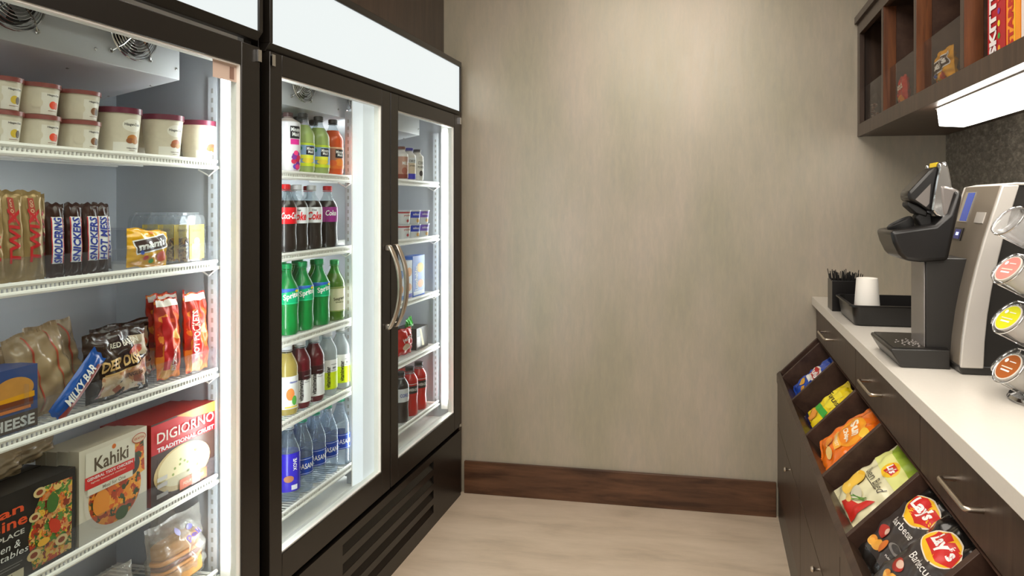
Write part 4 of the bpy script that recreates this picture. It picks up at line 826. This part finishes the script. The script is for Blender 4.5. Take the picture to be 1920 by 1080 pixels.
# lower cupboards
yb = [WB-.004, Dd(2.2, LX)+.0, Dd(1.52, LX), Dd(.84, LX), CY0]
for i in range(4):
    y1, y0 = yb[i]-.001, yb[i+1]+.001; ym = (y0+y1)/2
    r = thing('base_cupboard', f'dark wood base cupboard below the snack bins, {["against the back wall", "second from the back wall", "third from the back wall", "nearest the camera"][i]}', 'cupboard', (LX+.03, ym, 0), group='base cupboards'); T = Matrix.Translation(Vector((-(LX+.03), -ym, 0)))
    MB().box(LX+.022, WR-.002, y0, y1, .13, .470, M['woodin']).box(LX+.022, LX+.045, y0, y1, .470, .525, M['woodin']).build('carcass', r, T=T)
    MB().box(LX+.003, LX+.021, y0+.001, y1-.001, .404, .574, M['wood']).build('fixed_panel', r, T=T, bevel=.001)
    d = MB().box(LX+.003, LX+.021, y0+.001, y1-.001, .132, .400, M['wood']).build('door', r, T=T, bevel=.001)
    ky = Dd([2.495, 1.816, 1.14, .46][i], LX-.01); ky = min(max(ky, y0+.05), y1-.05)
    kT = T @ Matrix.Translation((LX+.003, ky, .385)) @ Matrix.Rotation(-PI/2, 4, 'Y')
    MB().lathe([(0, .022), (.006, .021), (.008, .016), (.004, .010), (.004, 0)], M['steel'], 16, T=kT).build('knob', d)
    MB().box(LX+.006, LX+.024, y0, y1, .0, .129, M['black']).build('plinth', r, T=T)

# bags in the bins
def place_bag(o, s, Y, tilt=0, n=-.075, lean=0, yaw=0):
    """lay a packet on the slope: local y -> -Y (towards the reader's right), local z -> up the slope, local x -> out of the slope"""
    v = Vector((LX, 0, LZ))+inc*s+nrm*n
    R = Matrix(((nrm.x, 0, inc.x), (0, -1, 0), (nrm.z, 0, inc.z))); R = R.to_4x4()
    # columns: x->nrm, y->-Y, z->inc
    R = Matrix.Identity(4)
    R.col[0][:3] = nrm; R.col[1][:3] = (0, -1, 0); R.col[2][:3] = inc
    o.matrix_world = Matrix.Translation((v.x, Y, v.z)) @ R @ Matrix.Rotation(yaw, 4, 'Z') @ Matrix.Rotation(lean, 4, 'Y') @ Matrix.Rotation(tilt, 4, 'X')
def chips_art(kind):
    if kind == 'bbq':
        chip = food('crisps_picture', ['#e8a43c', '#d88a2c', '#eab85a'], 60)
        return [('r', 0, -.018, .135, .125, K('#3b3431', .3)), ('e', 0, .052, .054, .036, K('#e9dcc8')), ('e', 0, .052, .051, .033, K('#f0b81c')), ('p', [(-.045, .068), (-.02, .082), (.045, .072), (.052, .042), (.02, .028), (-.04, .040)], K('#c9201c')), ('t', "Lay's", 0, .056, .074, .034, WHT, -.05, .04, .15),
                ('t', 'Barbecue', .006, .004, .078, .016, K('#efeae4'), 0, .0), ('e', -.034, -.030, .020, .014, K('#a82a1c')), ('e', -.026, -.026, .010, .008, K('#d8b4a0')), ('e', -.018, -.058, .022, .012, chip, .3), ('e', -.040, -.060, .014, .011, chip, -.2), ('e', .004, -.050, .008, .016, K('#c96a1c'), -.3), ('e', .036, -.036, .022, .010, K('#77716c')), ('e', .036, -.034, .016, .007, K('#3a3431')), ('t', 'FLAVORED', .036, -.058, .03, .004, K('#d8d4ce'))]
    if kind == 'baked':
        return [('r', 0, .086, .15, .04, K('#a4bf3a')), ('r', 0, .052, .16, .045, K('#dfe08a')), ('e', .014, .050, .030, .024, K('#f0c01c')), ('p', [(-.008, .064), (.032, .066), (.040, .044), (.0, .034)], K('#c9201c')), ('t', "Lay's", .014, .051, .042, .024, WHT, 0, .04, .15), ('t', 'Oven Baked', .010, .006, .104, .022, K('#3a3228'), 0, -.004, .15), ('r', 0, -.008, .09, .0018, K('#3a3228'), .06),
                ('e', -.038, -.044, .032, .036, food('potato_picture', ['#eec24a', '#e8b42c', '#f0d078'], 40)), ('e', .010, -.050, .022, .016, K('#cfc9ae')), ('r', .026, -.05, .06, .0025, K('#5a8a2c'), .6), ('r', .028, -.055, .055, .0025, K('#6a9a34'), .8), ('r', .030, -.05, .05, .002, K('#4a7a24'), .4), ('p', [(-.02, -.095), (.072, -.095), (.07, -.02), (.05, -.055), (.01, -.075)], K('#c8281c')), ('e', .0, -.074, .022, .008, K('#eac878'))]
    if kind == 'sun':
        return [('e', .0, .022, .058, .048, K('#f4a01c')), ('e', .0, .016, .045, .036, K('#f08a14')), ('e', .036, .060, .018, .015, K('#f8c83a')), ('t', 'Sun', .0, .038, .062, .030, K('#f6ead2'), 0, .04), ('t', 'Chips', .008, .006, .056, .020, K('#f6ead2'), 0, .04), ('r', .0, -.030, .07, .022, K('#f3b040')), ('t', 'HARVEST', 0, -.030, .05, .010, K('#f8e8c8')), ('e', -.02, -.06, .020, .014, food('chip_picture', ['#e08a2a', '#f0b04a', '#d8741c'], 60)), ('e', .03, -.062, .020, .012, K('#e9c070')), ('r', 0, .098, .14, .012, K('#e8650c'))]
    if kind == 'yel':
        return [('e', 0, .03, .05, .035, K('#f6e23a')), ('t', 'Funyuns', 0, .03, .10, .028, K('#3a3012'), .1, .02, .2), ('p', [(-.05, -.02), (.05, -.005), (.05, -.03), (-.05, -.045)], K('#3fa83a')), ('e', -.01, -.06, .03, .02, K('#e89a3a')), ('r', 0, -.09, .13, .02, K('#232048'))]
    if kind == 'blue':
        return [('e', 0, .02, .050, .030, K('#e8e0d8')), ('p', [(-.048, .03), (-.01, .044), (.05, .03), (.04, .006), (-.03, .0)], K('#b8302c')), ('t', 'Ruffles', 0, .02, .080, .022, WHT, .05, .03, .15), ('e', -.02, -.045, .026, .018, food('ridged_crisp_picture', ['#f0b83a', '#e8a02a', '#f4cc60'], 50)), ('e', .03, -.05, .018, .012, K('#e8a42c')), ('r', 0, -.012, .06, .012, K('#f2f0ea'))]
def film(n, col): return P(n, col, .25, coat=.35, bump=.25, bscale=26)
blk, lim, org, yel, blu = film('black_film', '#1b1816'), film('cream_film', '#e2dcb4'), film('orange_film', '#ee7410'), film('yellow_chip_film', '#ecd018'), film('blue_film', '#1f49b0')
def bag(kind, mat, label, s, Y, W_=.165, H_=.225, T_=.038, seed=0, group=None, **k):
    o = pillow(W_, H_, T_, mat, chips_art(kind), seed=seed, name='crisp_packet', wr=.0026, nu=60, nv=80, crimp=.08); tag(o, label, 'crisp packet', group); k.setdefault('yaw', .14); place_bag(o, s, Y, **k); return o
yc = [(bins[i]+bins[i+1])/2 for i in range(len(bins)-1)]
bag('bbq', blk, 'black crisp packet with red logo, farther one in the nearest visible bin', .012, bins[4]-.085, seed=61, n=-.045, tilt=.08, group='black crisp packets')
bag('bbq', blk, 'black crisp packet with red logo, nearer one at the bottom of the photo', .006, bins[4]-.225, seed=62, n=-.035, tilt=.05, lean=-.05, group='black crisp packets')
bag('bbq', blk, 'black crisp packet lying beneath the two front black packets', .008, bins[4]-.16, seed=63, n=-.092, tilt=0, T_=.035, group='black crisp packets')
bag('baked', lim, 'cream and green oven baked crisp packet leaning in its bin', .008, yc[3]+.045, W_=.17, seed=64, n=-.045, tilt=-.06, lean=-.06)
bag('sun', org, 'large orange crisp packet lying on top of another orange one', .016, yc[2]+.035, W_=.175, H_=.22, seed=65, n=-.040, tilt=-.30, T_=.05)
bag('sun', org, 'orange crisp packet tucked under the large orange one', .010, yc[2]-.050, W_=.15, H_=.17, seed=66, n=-.085, tilt=-.15, T_=.04)
bag('yel', yel, 'yellow crisp packet with green stripe in the second bin from wall', .010, yc[1]+.05, W_=.135, H_=.20, seed=67, n=-.060, tilt=-.12)
bag('yel', yel, 'yellow crisp packet behind the green-striped one, in deep shade', .05, yc[1]-.06, W_=.13, H_=.18, seed=68, n=-.09, tilt=-.1, T_=.035)
bag('blue', blu, 'blue crisp packet with red and white logo in the bin by the wall', .016, yc[0]+.04, W_=.155, H_=.20, seed=69, n=-.055, tilt=-.15)
bag('blue', blu, 'blue crisp packet at the upper right of the bin by the wall', .09, yc[0]-.09, W_=.14, H_=.15, seed=70, n=-.075, tilt=.2, T_=.045)
bag('yel', film('amber_film', '#e8a818'), 'amber crisp packet below the blue one in the bin by the wall', .006, yc[0]-.07, W_=.14, H_=.12, seed=71, n=-.085, tilt=-.1, T_=.045)

# ------------------------------------------------------------------ upper cabinet
UX, UZ0, UZ1 = .603, 1.623, 2.110
uy1 = WB-.002; uy0 = -.3
uc = thing('wall_cabinet', 'dark wood wall cabinet with open compartments above the worktop', 'cabinet', (UX, (uy0+uy1)/2, UZ0)); uo = Vector((-UX, -(uy0+uy1)/2, -UZ0)); UT = Matrix.Translation(uo)
g = MB(); g.box(UX, WR-.002, uy0, uy1, UZ0, UZ0+.018, M['wood']); g.box(WR-.012, WR-.002, uy0, uy1, UZ0+.018, UZ1, M['woodin']); g.box(UX, WR-.012, uy0, uy1, UZ1-.018, UZ1, M['wood'])
g.box(UX+.018, WR-.012, uy1-.018, uy1, UZ0+.018, UZ1-.018, M['wood'])
g.build('carcass', uc, T=UT)
g = MB(); g.box(UX-.002, UX+.018, uy0, uy1, UZ0-.002, 1.672, M['wood']); g.box(UX-.002, UX+.018, uy0, uy1, 2.045, UZ1, M['wood']); g.box(UX-.002, UX+.018, uy1-.045, uy1, 1.672, 2.045, M['wood'])
g.box(UX-.014, UX+.004, uy0, uy1, UZ1-.016, UZ1+.012, M['wood'])
g.build('face_frame', uc, T=UT, bevel=.0012)
ud = [Dd(2.487, UX), Dd(2.087, UX), Dd(1.694, UX), Dd(1.29, UX), Dd(.89, UX), Dd(.49, UX)]
for y in ud:
    o = MB().box(UX-.001, WR-.0125, y-.012, y+.012, 1.672, 2.045, M['woodin']).box(UX-.0012, UX+.042, y-.0135, y+.0135, 1.672, 2.045, M['woodred']).box(UX-.0025, UX-.0012, y-.012, y+.012, 1.672, 2.045, M['wood']).build('divider', uc, T=UT, bevel=.0008)
ys = [uy1-.045]+ud
for i in range(len(ys)-1):
    a, b_ = ys[i]-.012, ys[i+1]+.012
    if i != 3: MB().box(UX+.019, UX+.022, b_+.001, a-.001, 1.645, 1.823, M['acr2']).build('acrylic_front', uc, T=UT, smooth=False)
for i in range(len(ys)-1):
    a, b_ = ys[i]-.012, ys[i+1]+.012
    MB().box(UX+.0185, WR-.0125, b_+.0005, a-.0005, 1.655, 1.664, M['woodin']).build('compartment_floor', uc, T=UT)
# lamp under the cabinet
lp = thing('undercabinet_lamp', 'bright white strip lamp fixed under the wall cabinet', 'lamp', (.69, 1.2, UZ0)); 
MB().prism([(-.042, -.004), (.06, -.004), (.06, -.05), (.03, -.058), (-.036, -.054)], -.95, .985, M['under'], 'y').build('diffuser', lp, bevel=.003)
MB().box(-.045, .065, -.955, .99, -.004, -.0005, M['pale']).build('lamp_base', lp)
# sweets in the compartments
UF = 1.6645
def stand(o, label, cat, X, Y, z, rz=PI, roll=0, lean=0, group=None):
    o.location = (X, Y, z); o.rotation_euler = (roll, lean, rz); return tag(o, label, cat, group)
o = pillow(.14, .115, .04, film('yellow_candy_film', '#e9a80c'), mm_art(1.15), seed=81, name='candy_packet', wr=.003); stand(o, 'yellow candy packet in the third compartment of the wall cabinet', 'candy packet', UX+.052, Yp(1776, UX+.052), UF+.001, rz=PI, lean=.05)
o = pillow(.085, .115, .035, film('red_candy_film', '#c92a1a'), [('t', 'Reese', .0, .02, .06, .03, K('#f2e6d0'), .25, .02), ('e', .02, -.03, .014, .02, K('#e8902a')), ('t', 'MINIS', -.01, -.02, .03, .01, K('#f2c23a'))], seed=82, name='candy_packet'); stand(o, 'red candy packet in the second compartment of the wall cabinet', 'candy packet', UX+.048, Yp(1697, UX+.048), UF+.001, lean=.05)
rd = bpy.data.objects.new('sweets_bag', None); C.objects.link(rd); rd.location = (UX+.06, Yp(1638, UX+.06), UF+.001); tag(rd, 'clear bag of small pale sweets in the farthest compartment of the wall cabinet', 'candy packet')
b = pillow(.12, .13, .045, clear('clear_film', '#efe9e4', 1, '#b8a8a0', .15, .08, bump=.6), None, seed=83, name='clear_bag', wr=.003); b.parent = rd; b.rotation_euler = (0, 0, PI)
sw = MB(); rn = random.Random(4)
for q in range(60):
    z = .012+rn.random()*.075; y = rn.uniform(-.042, .042); x = rn.uniform(-.010, .010)
    sw.lathe([(0, -.005), (.0045, -.003), (.006, 0), (.0045, .003), (0, .005)], K(['#7a4a3c', '#c9b8a8', '#9a6a58', '#d8ccc0'][q % 4]), 8, o=(x, y, z))
so2 = sw.build('sweets', rd); so2['kind'] = 'stuff'
def candy_box(px0, px1, col, t, tc, label, X=UX+.035, h=.235, art2=None):
    y0, y1 = Yp(px1, X), Yp(px0, X); w = abs(y1-y0)
    r = MB().box(-.022, 0, -w/2, w/2, 0, h, K(col, .35)); r.art((art2 or [])+[('t', t, -w*.16, h*.5, h*.86, w*.42, tc, PI/2, .05)], lambda u, v, hh: (hh, u, v), lift=.0004)
    o = r.build('candy_box', smooth=False); return stand(o, label, 'candy box', X, (y0+y1)/2, UF, rz=PI, group='candy boxes in the near compartment')
spots = lambda w: [('e', w*.32, .03+.028*k, .007, .007, K(['#e8a02a', '#3a9a3a', '#e0d03a', '#7a3a9a', '#e0402a'][k % 5])) for k in range(7)]
candy_box(1852, 1885, '#b01822', 'SKITTLES', K('#eee6e4'), 'dark red candy box with white lettering in the nearest wall cabinet compartment', art2=spots(.05))
candy_box(1887, 1913, '#f0921c', 'STARBURST', K('#b8241c'), 'orange candy box beside the dark red one in the wall cabinet', art2=[('r', .008, .11, .006, .2, K('#f4c02a'))])
candy_box(1915, 1940, '#e6d9d4', 'candy', K('#b85a5a'), 'pale candy box at the right edge of the wall cabinet')

# ------------------------------------------------------------------ coffee machine
CZ1 = CZ+.0006
YN, YF = 1.735, 1.985; YM = (YN+YF)/2
cm = thing('coffee_machine', 'silver and black single-cup coffee machine with open head', 'coffee machine', (.70, YM, CZ1)); co_ = Vector((-.70, -YM, -CZ1)); CT = Matrix.Translation(co_)
def Q(px, py, Y): X = Xp(px, Y); return (X, Zp(py, X, Y))
def cb(mb, name, par=cm, **k): return mb.build(name, par, T=CT, **k)
front = [Q(1880, 347, YN), Q(1862, 400, YN), Q(1846, 450, YN), Q(1832, 500, YN), Q(1821, 545, YN), Q(1812, 590, YN), Q(1805, 640, YN), Q(1801, 690, YN)]
BXm = .925; ztop = front[0][1]; zb = CZ1+.020
side = [(x+.030, z) for x, z in front]
cb(MB().prism(side+[(side[-1][0], zb), (BXm, zb), (BXm, ztop-.003)], YN+.008, YF-.008, M['dark']), 'housing', bevel=.006, seg=3)
for ya, yb_, nme in ((YN, YN+.012, 'side_trim'), (YF-.012, YF, 'side_trim')):
    band = front+[(x+.036+.002*i, z) for i, (x, z) in list(enumerate(front))[::-1]]
    cb(MB().prism(band, ya, yb_, M['pale']), nme, bevel=.003)
cb(MB().prism(front+[(x+.028, z) for x, z in front[::-1]], YN+.0125, YF-.0125, M['silver']), 'front_panel', bevel=.002)
cb(MB().prism([(front[0][0]+.002, ztop), (front[0][0]+.03, ztop+.006), (BXm-.02, ztop+.004), (BXm, ztop-.002)], YN+.002, YF-.002, M['pale']), 'top_cover', bevel=.002)
cb(MB().prism([(front[-1][0]+.004, CZ1), (BXm, CZ1), (BXm, zb-.0005), (front[-1][0]-.004, zb-.0005)], YN+.004, YF-.004, M['dark']), 'base', bevel=.003)
def fpoint(t, fr, h=0):
    """t down the front curve (0..1), fr across from far (0) to near (1)"""
    k = t*(len(front)-1); i = min(int(k), len(front)-2); f = k-i
    x = front[i][0]+(front[i+1][0]-front[i][0])*f; z = front[i][1]+(front[i+1][1]-front[i][1])*f
    dx, dz = front[i+1][0]-front[i][0], front[i+1][1]-front[i][1]; l = math.hypot(dx, dz)
    return (x+dz/l*h, YF+(YN-YF)*fr, z-dx/l*h)
def fpatch(t0, t1, f0, f1, m, h, name, par=cm):
    mb = MB(); n = 6
    mb.grid(lambda a, b: fpoint(t0+(t1-t0)*b, f0+(f1-f0)*a, h), 2, n, m)
    mb.grid(lambda a, b: fpoint(t0+(t1-t0)*b, f1+(f0-f1)*a, h-.004), 2, n, m)
    for fr in (f0, f1): mb.grid(lambda a, b: fpoint(t0+(t1-t0)*b, fr, h-.004*a), 1, n, m)
    for t in (t0, t1): mb.grid(lambda a, b: fpoint(t, f0+(f1-f0)*a, h-.004*b), 2, 1, m)
    return cb(mb, name, par, smooth=False)
dsp = fpatch(.03, .20, .14, .42, M['chrome'], .0015, 'display_frame'); fpatch(.035, .195, .22, .40, M['lcd'], .0022, 'screen', dsp)
fpatch(.14, .20, .62, .84, M['pale'], .002, 'menu_button'); bt = fpatch(.235, .31, .16, .40, M['blackp'], .002, 'brew_button')
fpatch(.245, .30, .20, .36, M['blue'], .0028, 'button_face', bt); fpatch(.262, .28, .25, .32, M['lamp'], .0034, 'button_light', bt)
# head: bowl, pod ring, lid, handle
YH0, YH1 = 1.79, 1.945
cb(MB().prism([Q(*p, YM-.02) for p in ((1660, 432), (1666, 454), (1676, 474), (1688, 486), (1715, 489), (1766, 486), (1778, 430), (1793, 366), (1780, 356), (1766, 400), (1742, 420), (1712, 424))], YH0, YH1, M['blackp']), 'brew_head', bevel=.012, seg=4)
cb(MB().prism([Q(*p, YH0) for p in ((1764, 345), (1780, 347), (1806, 358), (1790, 415), (1776, 418), (1768, 395))], YH0+.012, YH1-.012, M['gry']), 'head_cover', bevel=.008, seg=3)
a0 = Vector((Q(1690, 424, YM)[0], YM, Q(1690, 424, YM)[1]))
rT = CT @ Matrix.Translation(a0) @ Matrix.Rotation(math.radians(-28), 4, 'Y')
cb(MB(), 'x') if False else None
MB().lathe([(.020, -.012), (.028, -.012), (.032, .0), (.032, .012), (.028, .014), (.024, .010), (.022, -.006), (0, -.008)], M['blackm'], 30, T=rT).build('pod_holder', cm)
cb(MB().prism([Q(*p, YM) for p in ((1712, 408), (1722, 396), (1742, 400), (1744, 424), (1722, 425))], YM-.022, YM+.022, M['blackm']), 'hinge_block', bevel=.004)
lid = cb(MB().prism([Q(*p, YM) for p in ((1694, 362), (1712, 343), (1732, 322), (1748, 312), (1756, 322), (1750, 396), (1732, 395), (1712, 382), (1696, 376))], YM-.040, YM+.040, M['blackp']), 'head_lid', bevel=.007, seg=3)
cb(MB().prism([Q(*p, YM-.041) for p in ((1716, 374), (1745, 344), (1742, 382), (1736, 388))], YM-.0425, YM-.041, M['gry']), 'lid_side_plate', lid)
cb(MB().prism([Q(*p, YM) for p in ((1697, 378), (1714, 384), (1734, 396), (1732, 406), (1712, 400), (1696, 386))], YM-.026, YM+.026, M['blackm']), 'needle_plate', lid, bevel=.003)
hd = MB()
hp_ = [(1752, 307), (1764, 306), (1771, 314), (1777, 345), (1781, 388), (1781, 411), (1772, 413), (1748, 404), (1740, 393), (1745, 362), (1750, 335), (1754, 318)]
for ya in (YM-.056, YM+.044): hd.prism([Q(*p, YM-.025) for p in hp_], ya, ya+.012, M['chrome'])
hd.prism([Q(*p, YM) for p in ((1751, 306), (1764, 305), (1770, 318), (1758, 330), (1748, 318))], YM-.044, YM+.044, M['dark'])
hdo = cb(hd, 'lift_handle', bevel=.004)
p1 = Q(1748.5, 318.5, YM); p2 = Q(1750.5, 306.5, YM)
cb(MB().add([(p1[0]-.0008, YM-.026, p1[1]), (p2[0]-.0008, YM-.026, p2[1]+.001), (p2[0]-.0008, YM+.026, p2[1]+.001), (p1[0]-.0008, YM+.026, p1[1])], [(0, 1, 2, 3)], M['yellow']).prism([(p1[0]-.0012, p1[1]), (p1[0]+.004, p1[1]), (p2[0]+.004, p2[1]+.0012), (p2[0]-.0012, p2[1]+.0012)], YM-.026, YM+.026, M['yellow']), 'yellow_sticker', hdo)
# column and drip tray
q0 = Xp(1736, 1.81); zt = Zp(484, q0, 1.81)
cb(MB().box(q0, front[3][0]+.08, 1.81, 1.925, zb, zt, M['dark']).box(q0-.004, q0-.0005, 1.812, 1.923, zb, zt, M['gry']), 'column', bevel=.003)
tr = MB(); tx0 = .428; tz = CZ1+.045
tr.prism([(tx0+.022, CZ1), (front[-1][0]-.006, CZ1), (front[-1][0]-.006, tz), (tx0, tz), (tx0-.002, tz-.006)], YN+.05, YF+.02, M['dark'])
to = cb(tr, 'drip_tray', bevel=.003)
gr = MB().box(tx0+.006, front[-1][0]-.008, YN+.056, YF+.014, tz+.0003, tz+.0022, M['blackp'])
for k in range(9):
    for j in range(7):
        a = k*.7+j*.9; rr = .008*j
        gr.lathe([(0, .0008), (.003, .0008), (.0034, 0)], M['gry'], 8, o=(tx0+.075+rr*math.cos(k*2*PI/9+j*.3)*1.0, YM+rr*math.sin(k*2*PI/9+j*.3), tz+.0022))
cb(gr, 'drip_grid', to)

# ------------------------------------------------------------------ tray, cup, straw caddy
tray_x0, tray_x1, ty0, ty1, th_ = .438, .765, 2.345, 2.640, .068
t = MB()
def rrect(x0, x1, y0, y1, r, n=6):
    pts = []
    for cx, cy, a in ((x1-r, y1-r, 0), (x0+r, y1-r, PI/2), (x0+r, y0+r, PI), (x1-r, y0+r, 3*PI/2)):
        for k in range(n+1): pts.append((cx+r*math.cos(a+PI/2*k/n), cy+r*math.sin(a+PI/2*k/n)))
    return pts
def shell(rings, m, mb):
    n = len(rings[0][0]); vs = []; fs = []
    for pts, z in rings: vs += [(p[0], p[1], z) for p in pts]
    for j in range(len(rings)-1):
        for k in range(n): fs.append((j*n+k, j*n+(k+1) % n, (j+1)*n+(k+1) % n, (j+1)*n+k))
    fs.append(tuple(range(n))[::-1]); fs.append(tuple((len(rings)-1)*n+k for k in range(n)))
    mb.add(vs, fs, m)
cxm, cym = (tray_x0+tray_x1)/2, (ty0+ty1)/2; wx, wy = (tray_x1-tray_x0)/2, (ty1-ty0)/2
R_ = lambda k, r: rrect(-wx+k, wx-k, -wy+k, wy-k, r)
shell([(R_(.022, .02), 0), (R_(.016, .022), .006), (R_(.008, .025), th_-.006), (R_(.0, .028), th_-.005), (R_(.0, .028), th_), (R_(.010, .025), th_), (R_(.020, .02), .008), (R_(.03, .016), .004)], M['blackp'], t)
o = t.build('serving_tray', ang=50); o.location = (cxm, cym, CZ1); tag(o, 'glossy black deep tray on the worktop behind the coffee machine', 'tray')
l = MB().lathe([(.030, 0), (.046, 0), (.048, .003), (.047, .008), (.040, .010), (.037, .016), (.034, .016), (.032, .011), (0, .011)], M['blackp'], 36).build('cup_lid'); l.location = (.640, 2.50, CZ1+.0045); tag(l, 'round black cup lid lying in the black tray', 'lid')
cup = thing('paper_cup', 'white paper cup standing upside down in the black tray', 'cup', (.508, 2.44, CZ1+.0045))
cw = P('white_paper', '#efebe4', .45)
c = MB().lathe([(.044, 0), (.0455, .002), (.0445, .005), (.0435, .006), (.034, .140), (.0335, .143), (.0325, .143), (.032, .135), (0, .135)], cw, 40)
rfc = prof_r([(.0435, .006), (.034, .140)])
mpc = lambda u, v, h: ((rfc(v)+h)*math.cos(u/rfc(v)-PI*.72), (rfc(v)+h)*math.sin(u/rfc(v)-PI*.72), v)
c.art([('r', -.016, .050, .012, .010, K('#c8553a')), ('t', 'hot', -.016, .050, .009, .006, WHT), ('t', 'coffee', .022, .052, .018, .006, K('#8a8480')), ('r', -.002, .044, .012, .0012, K('#b0aaa4'))], mpc, lift=.0004)
c.build('cup_body', cup)
cad = thing('straw_caddy', 'black straw caddy at the far end of the worktop', 'caddy', (.486, 2.715, CZ1))
k = MB(); hw, hd2, hh = .052, .050, .112
k.box(-hw, hw, -hd2, -hd2+.004, 0, hh, M['blackp']).box(-hw, hw, hd2-.004, hd2, 0, hh, M['blackp']).box(-hw, -hw+.004, -hd2+.004, hd2-.004, 0, hh, M['blackp']).box(hw-.004, hw, -hd2+.004, hd2-.004, 0, hh, M['blackp']).box(-hw+.004, hw-.004, -hd2+.004, hd2-.004, 0, .004, M['blackp'])
k.build('caddy_box', cad, bevel=.001)
stx = MB(); rn = random.Random(9)
for q in range(90):
    x, y = rn.uniform(-.040, .040), rn.uniform(-.040, .040); dx, dy = x*.35+rn.uniform(-.008, .008), y*.35+rn.uniform(-.008, .008)
    stx.tube([(x*.8, y*.8, .006), (x+dx, y+dy, .125+rn.uniform(0, .022))], .0016, M['blackm'], 5)
so3 = stx.build('stirrers'); so3.location = (.486, 2.715, CZ1); tag(so3, 'bunch of thin black stirrers standing in the black caddy', 'stirrers', kind='stuff')

# ------------------------------------------------------------------ pod carousel
PX, PY = .668, 1.53
pc = thing('pod_carousel', 'chrome coffee pod carousel at the right edge of the worktop', 'pod carousel', (PX, PY, CZ1))
MB().lathe([(0, 0), (.075, 0), (.078, .004), (.074, .010), (.03, .014), (0, .014)], M['chrome'], 40).build('foot', pc)
MB().tube([(0, 0, .012), (0, 0, .44)], .006, M['chrome'], 14).lathe([(0, .012), (.010, .008), (.012, 0), (.010, -.008), (0, -.012)], M['chrome'], 16, o=(0, 0, .45)).build('pole', pc)
tiers = [.068, .166, .264, .362]
lids = [('#a85a24', 'brown orange', 'bottom'), ('#d8d820', 'bright yellow', 'second'), ('#e08a80', 'pink', 'third'), ('#b8c4d0', 'pale', 'top')]
angs = [math.radians(a) for a in (192, 252, 312, 12, 72, 132)]
R1 = .088; tilt = math.radians(50)
hold = MB()
slv = clear('clear_pod_sleeve', '#eef0f2', 1.0, '#e4e0dc', .22, .05)
first_s = None
for z in tiers:
    for a in angs:
        ca, sa = math.cos(a), math.sin(a)
        T = Matrix.Translation((R1*ca, R1*sa, z)) @ Matrix.Rotation(a, 4, 'Z') @ Matrix.Rotation(tilt, 4, 'Y')
        if first_s is None:
            first_s = MB().lathe([(.0345, .004), (.0335, .003), (.031, -.006), (.020, -.058), (0, -.058)], slv, 30).build('pod_sleeve', pc); sv = first_s
        else: sv = first_s.copy(); C.objects.link(sv); sv.parent = pc
        sv.matrix_local = T
        hold.tube([tuple(T @ Vector((.036*math.cos(2*PI*i/24), .036*math.sin(2*PI*i/24), .0))) for i in range(24)], .0016, M['chrome'], 6, closed=True)
        hold.tube([(0.006*ca, .006*sa, z-.012), tuple(T @ Vector((-.0, .0, -.060))), tuple(T @ Vector((.022, 0, -.058))), tuple(T @ Vector((.036, 0, 0)))], .0016, M['chrome'], 6)
        hold.tube([(0.006*ca, .006*sa, z+.02), tuple(T @ Vector((-.036, .0, 0)))], .0016, M['chrome'], 6)
hold.build('wire_rings', pc)
podc = P('pod_plastic', '#ddd6cc', .35)
proto = {}
dirs = ['towards the aisle', 'facing the camera', 'on the near right', 'towards the wall', 'on the far side', 'towards the machine']
for ti, z in enumerate(tiers[:3]):
    for ai, a in enumerate(angs[:3]):
        li = (ti+ai*2) % 4 if ai else ti
        col, cn, tn = lids[li]
        if ti == 1 and ai == 1: col, cn = '#c89a4a', 'tan'
        if col not in proto:
            r = thing('coffee_pod', 'x', 'coffee pod')
            MB().lathe([(0, -.044), (.017, -.044), (.018, -.042), (.0225, -.003), (.0255, -.002), (.0255, 0)], podc, 30).build('pod_cup', r)
            lm = MB().lathe([(.0257, .0002), (.0255, .0012), (0, .0012)], podc, 30); lm.lathe([(.0235, .0014), (0, .0016)], K(col, .35), 30)
            lm.art([('r', 0, .008, .022, .003, WHT), ('r', 0, .002, .028, .002, K('#f0e0d0')), ('e', .012, -.010, .004, .004, WHT), ('r', -.004, -.010, .016, .0016, WHT)], lambda u, v, h: (v, -u, .0016+h), lift=.0002, step=.00008)
            lm.build('pod_lid', r); proto[col] = r; o = r
        else: o = dup(proto[col], (0, 0, 0))
        T = Matrix.Translation((PX+R1*math.cos(a), PY+R1*math.sin(a), CZ1+z+.0025)) @ Matrix.Rotation(a, 4, 'Z') @ Matrix.Rotation(tilt, 4, 'Y')
        o.location = T.to_translation(); o.rotation_euler = T.to_euler(); o.scale = (1.2, 1.2, 1.2)
        o['label'] = f'{cn} lidded coffee pod on the {["bottom", "second", "third"][ti]} tier of the carousel, {dirs[ai]}'; o['group'] = 'coffee pods in the carousel'
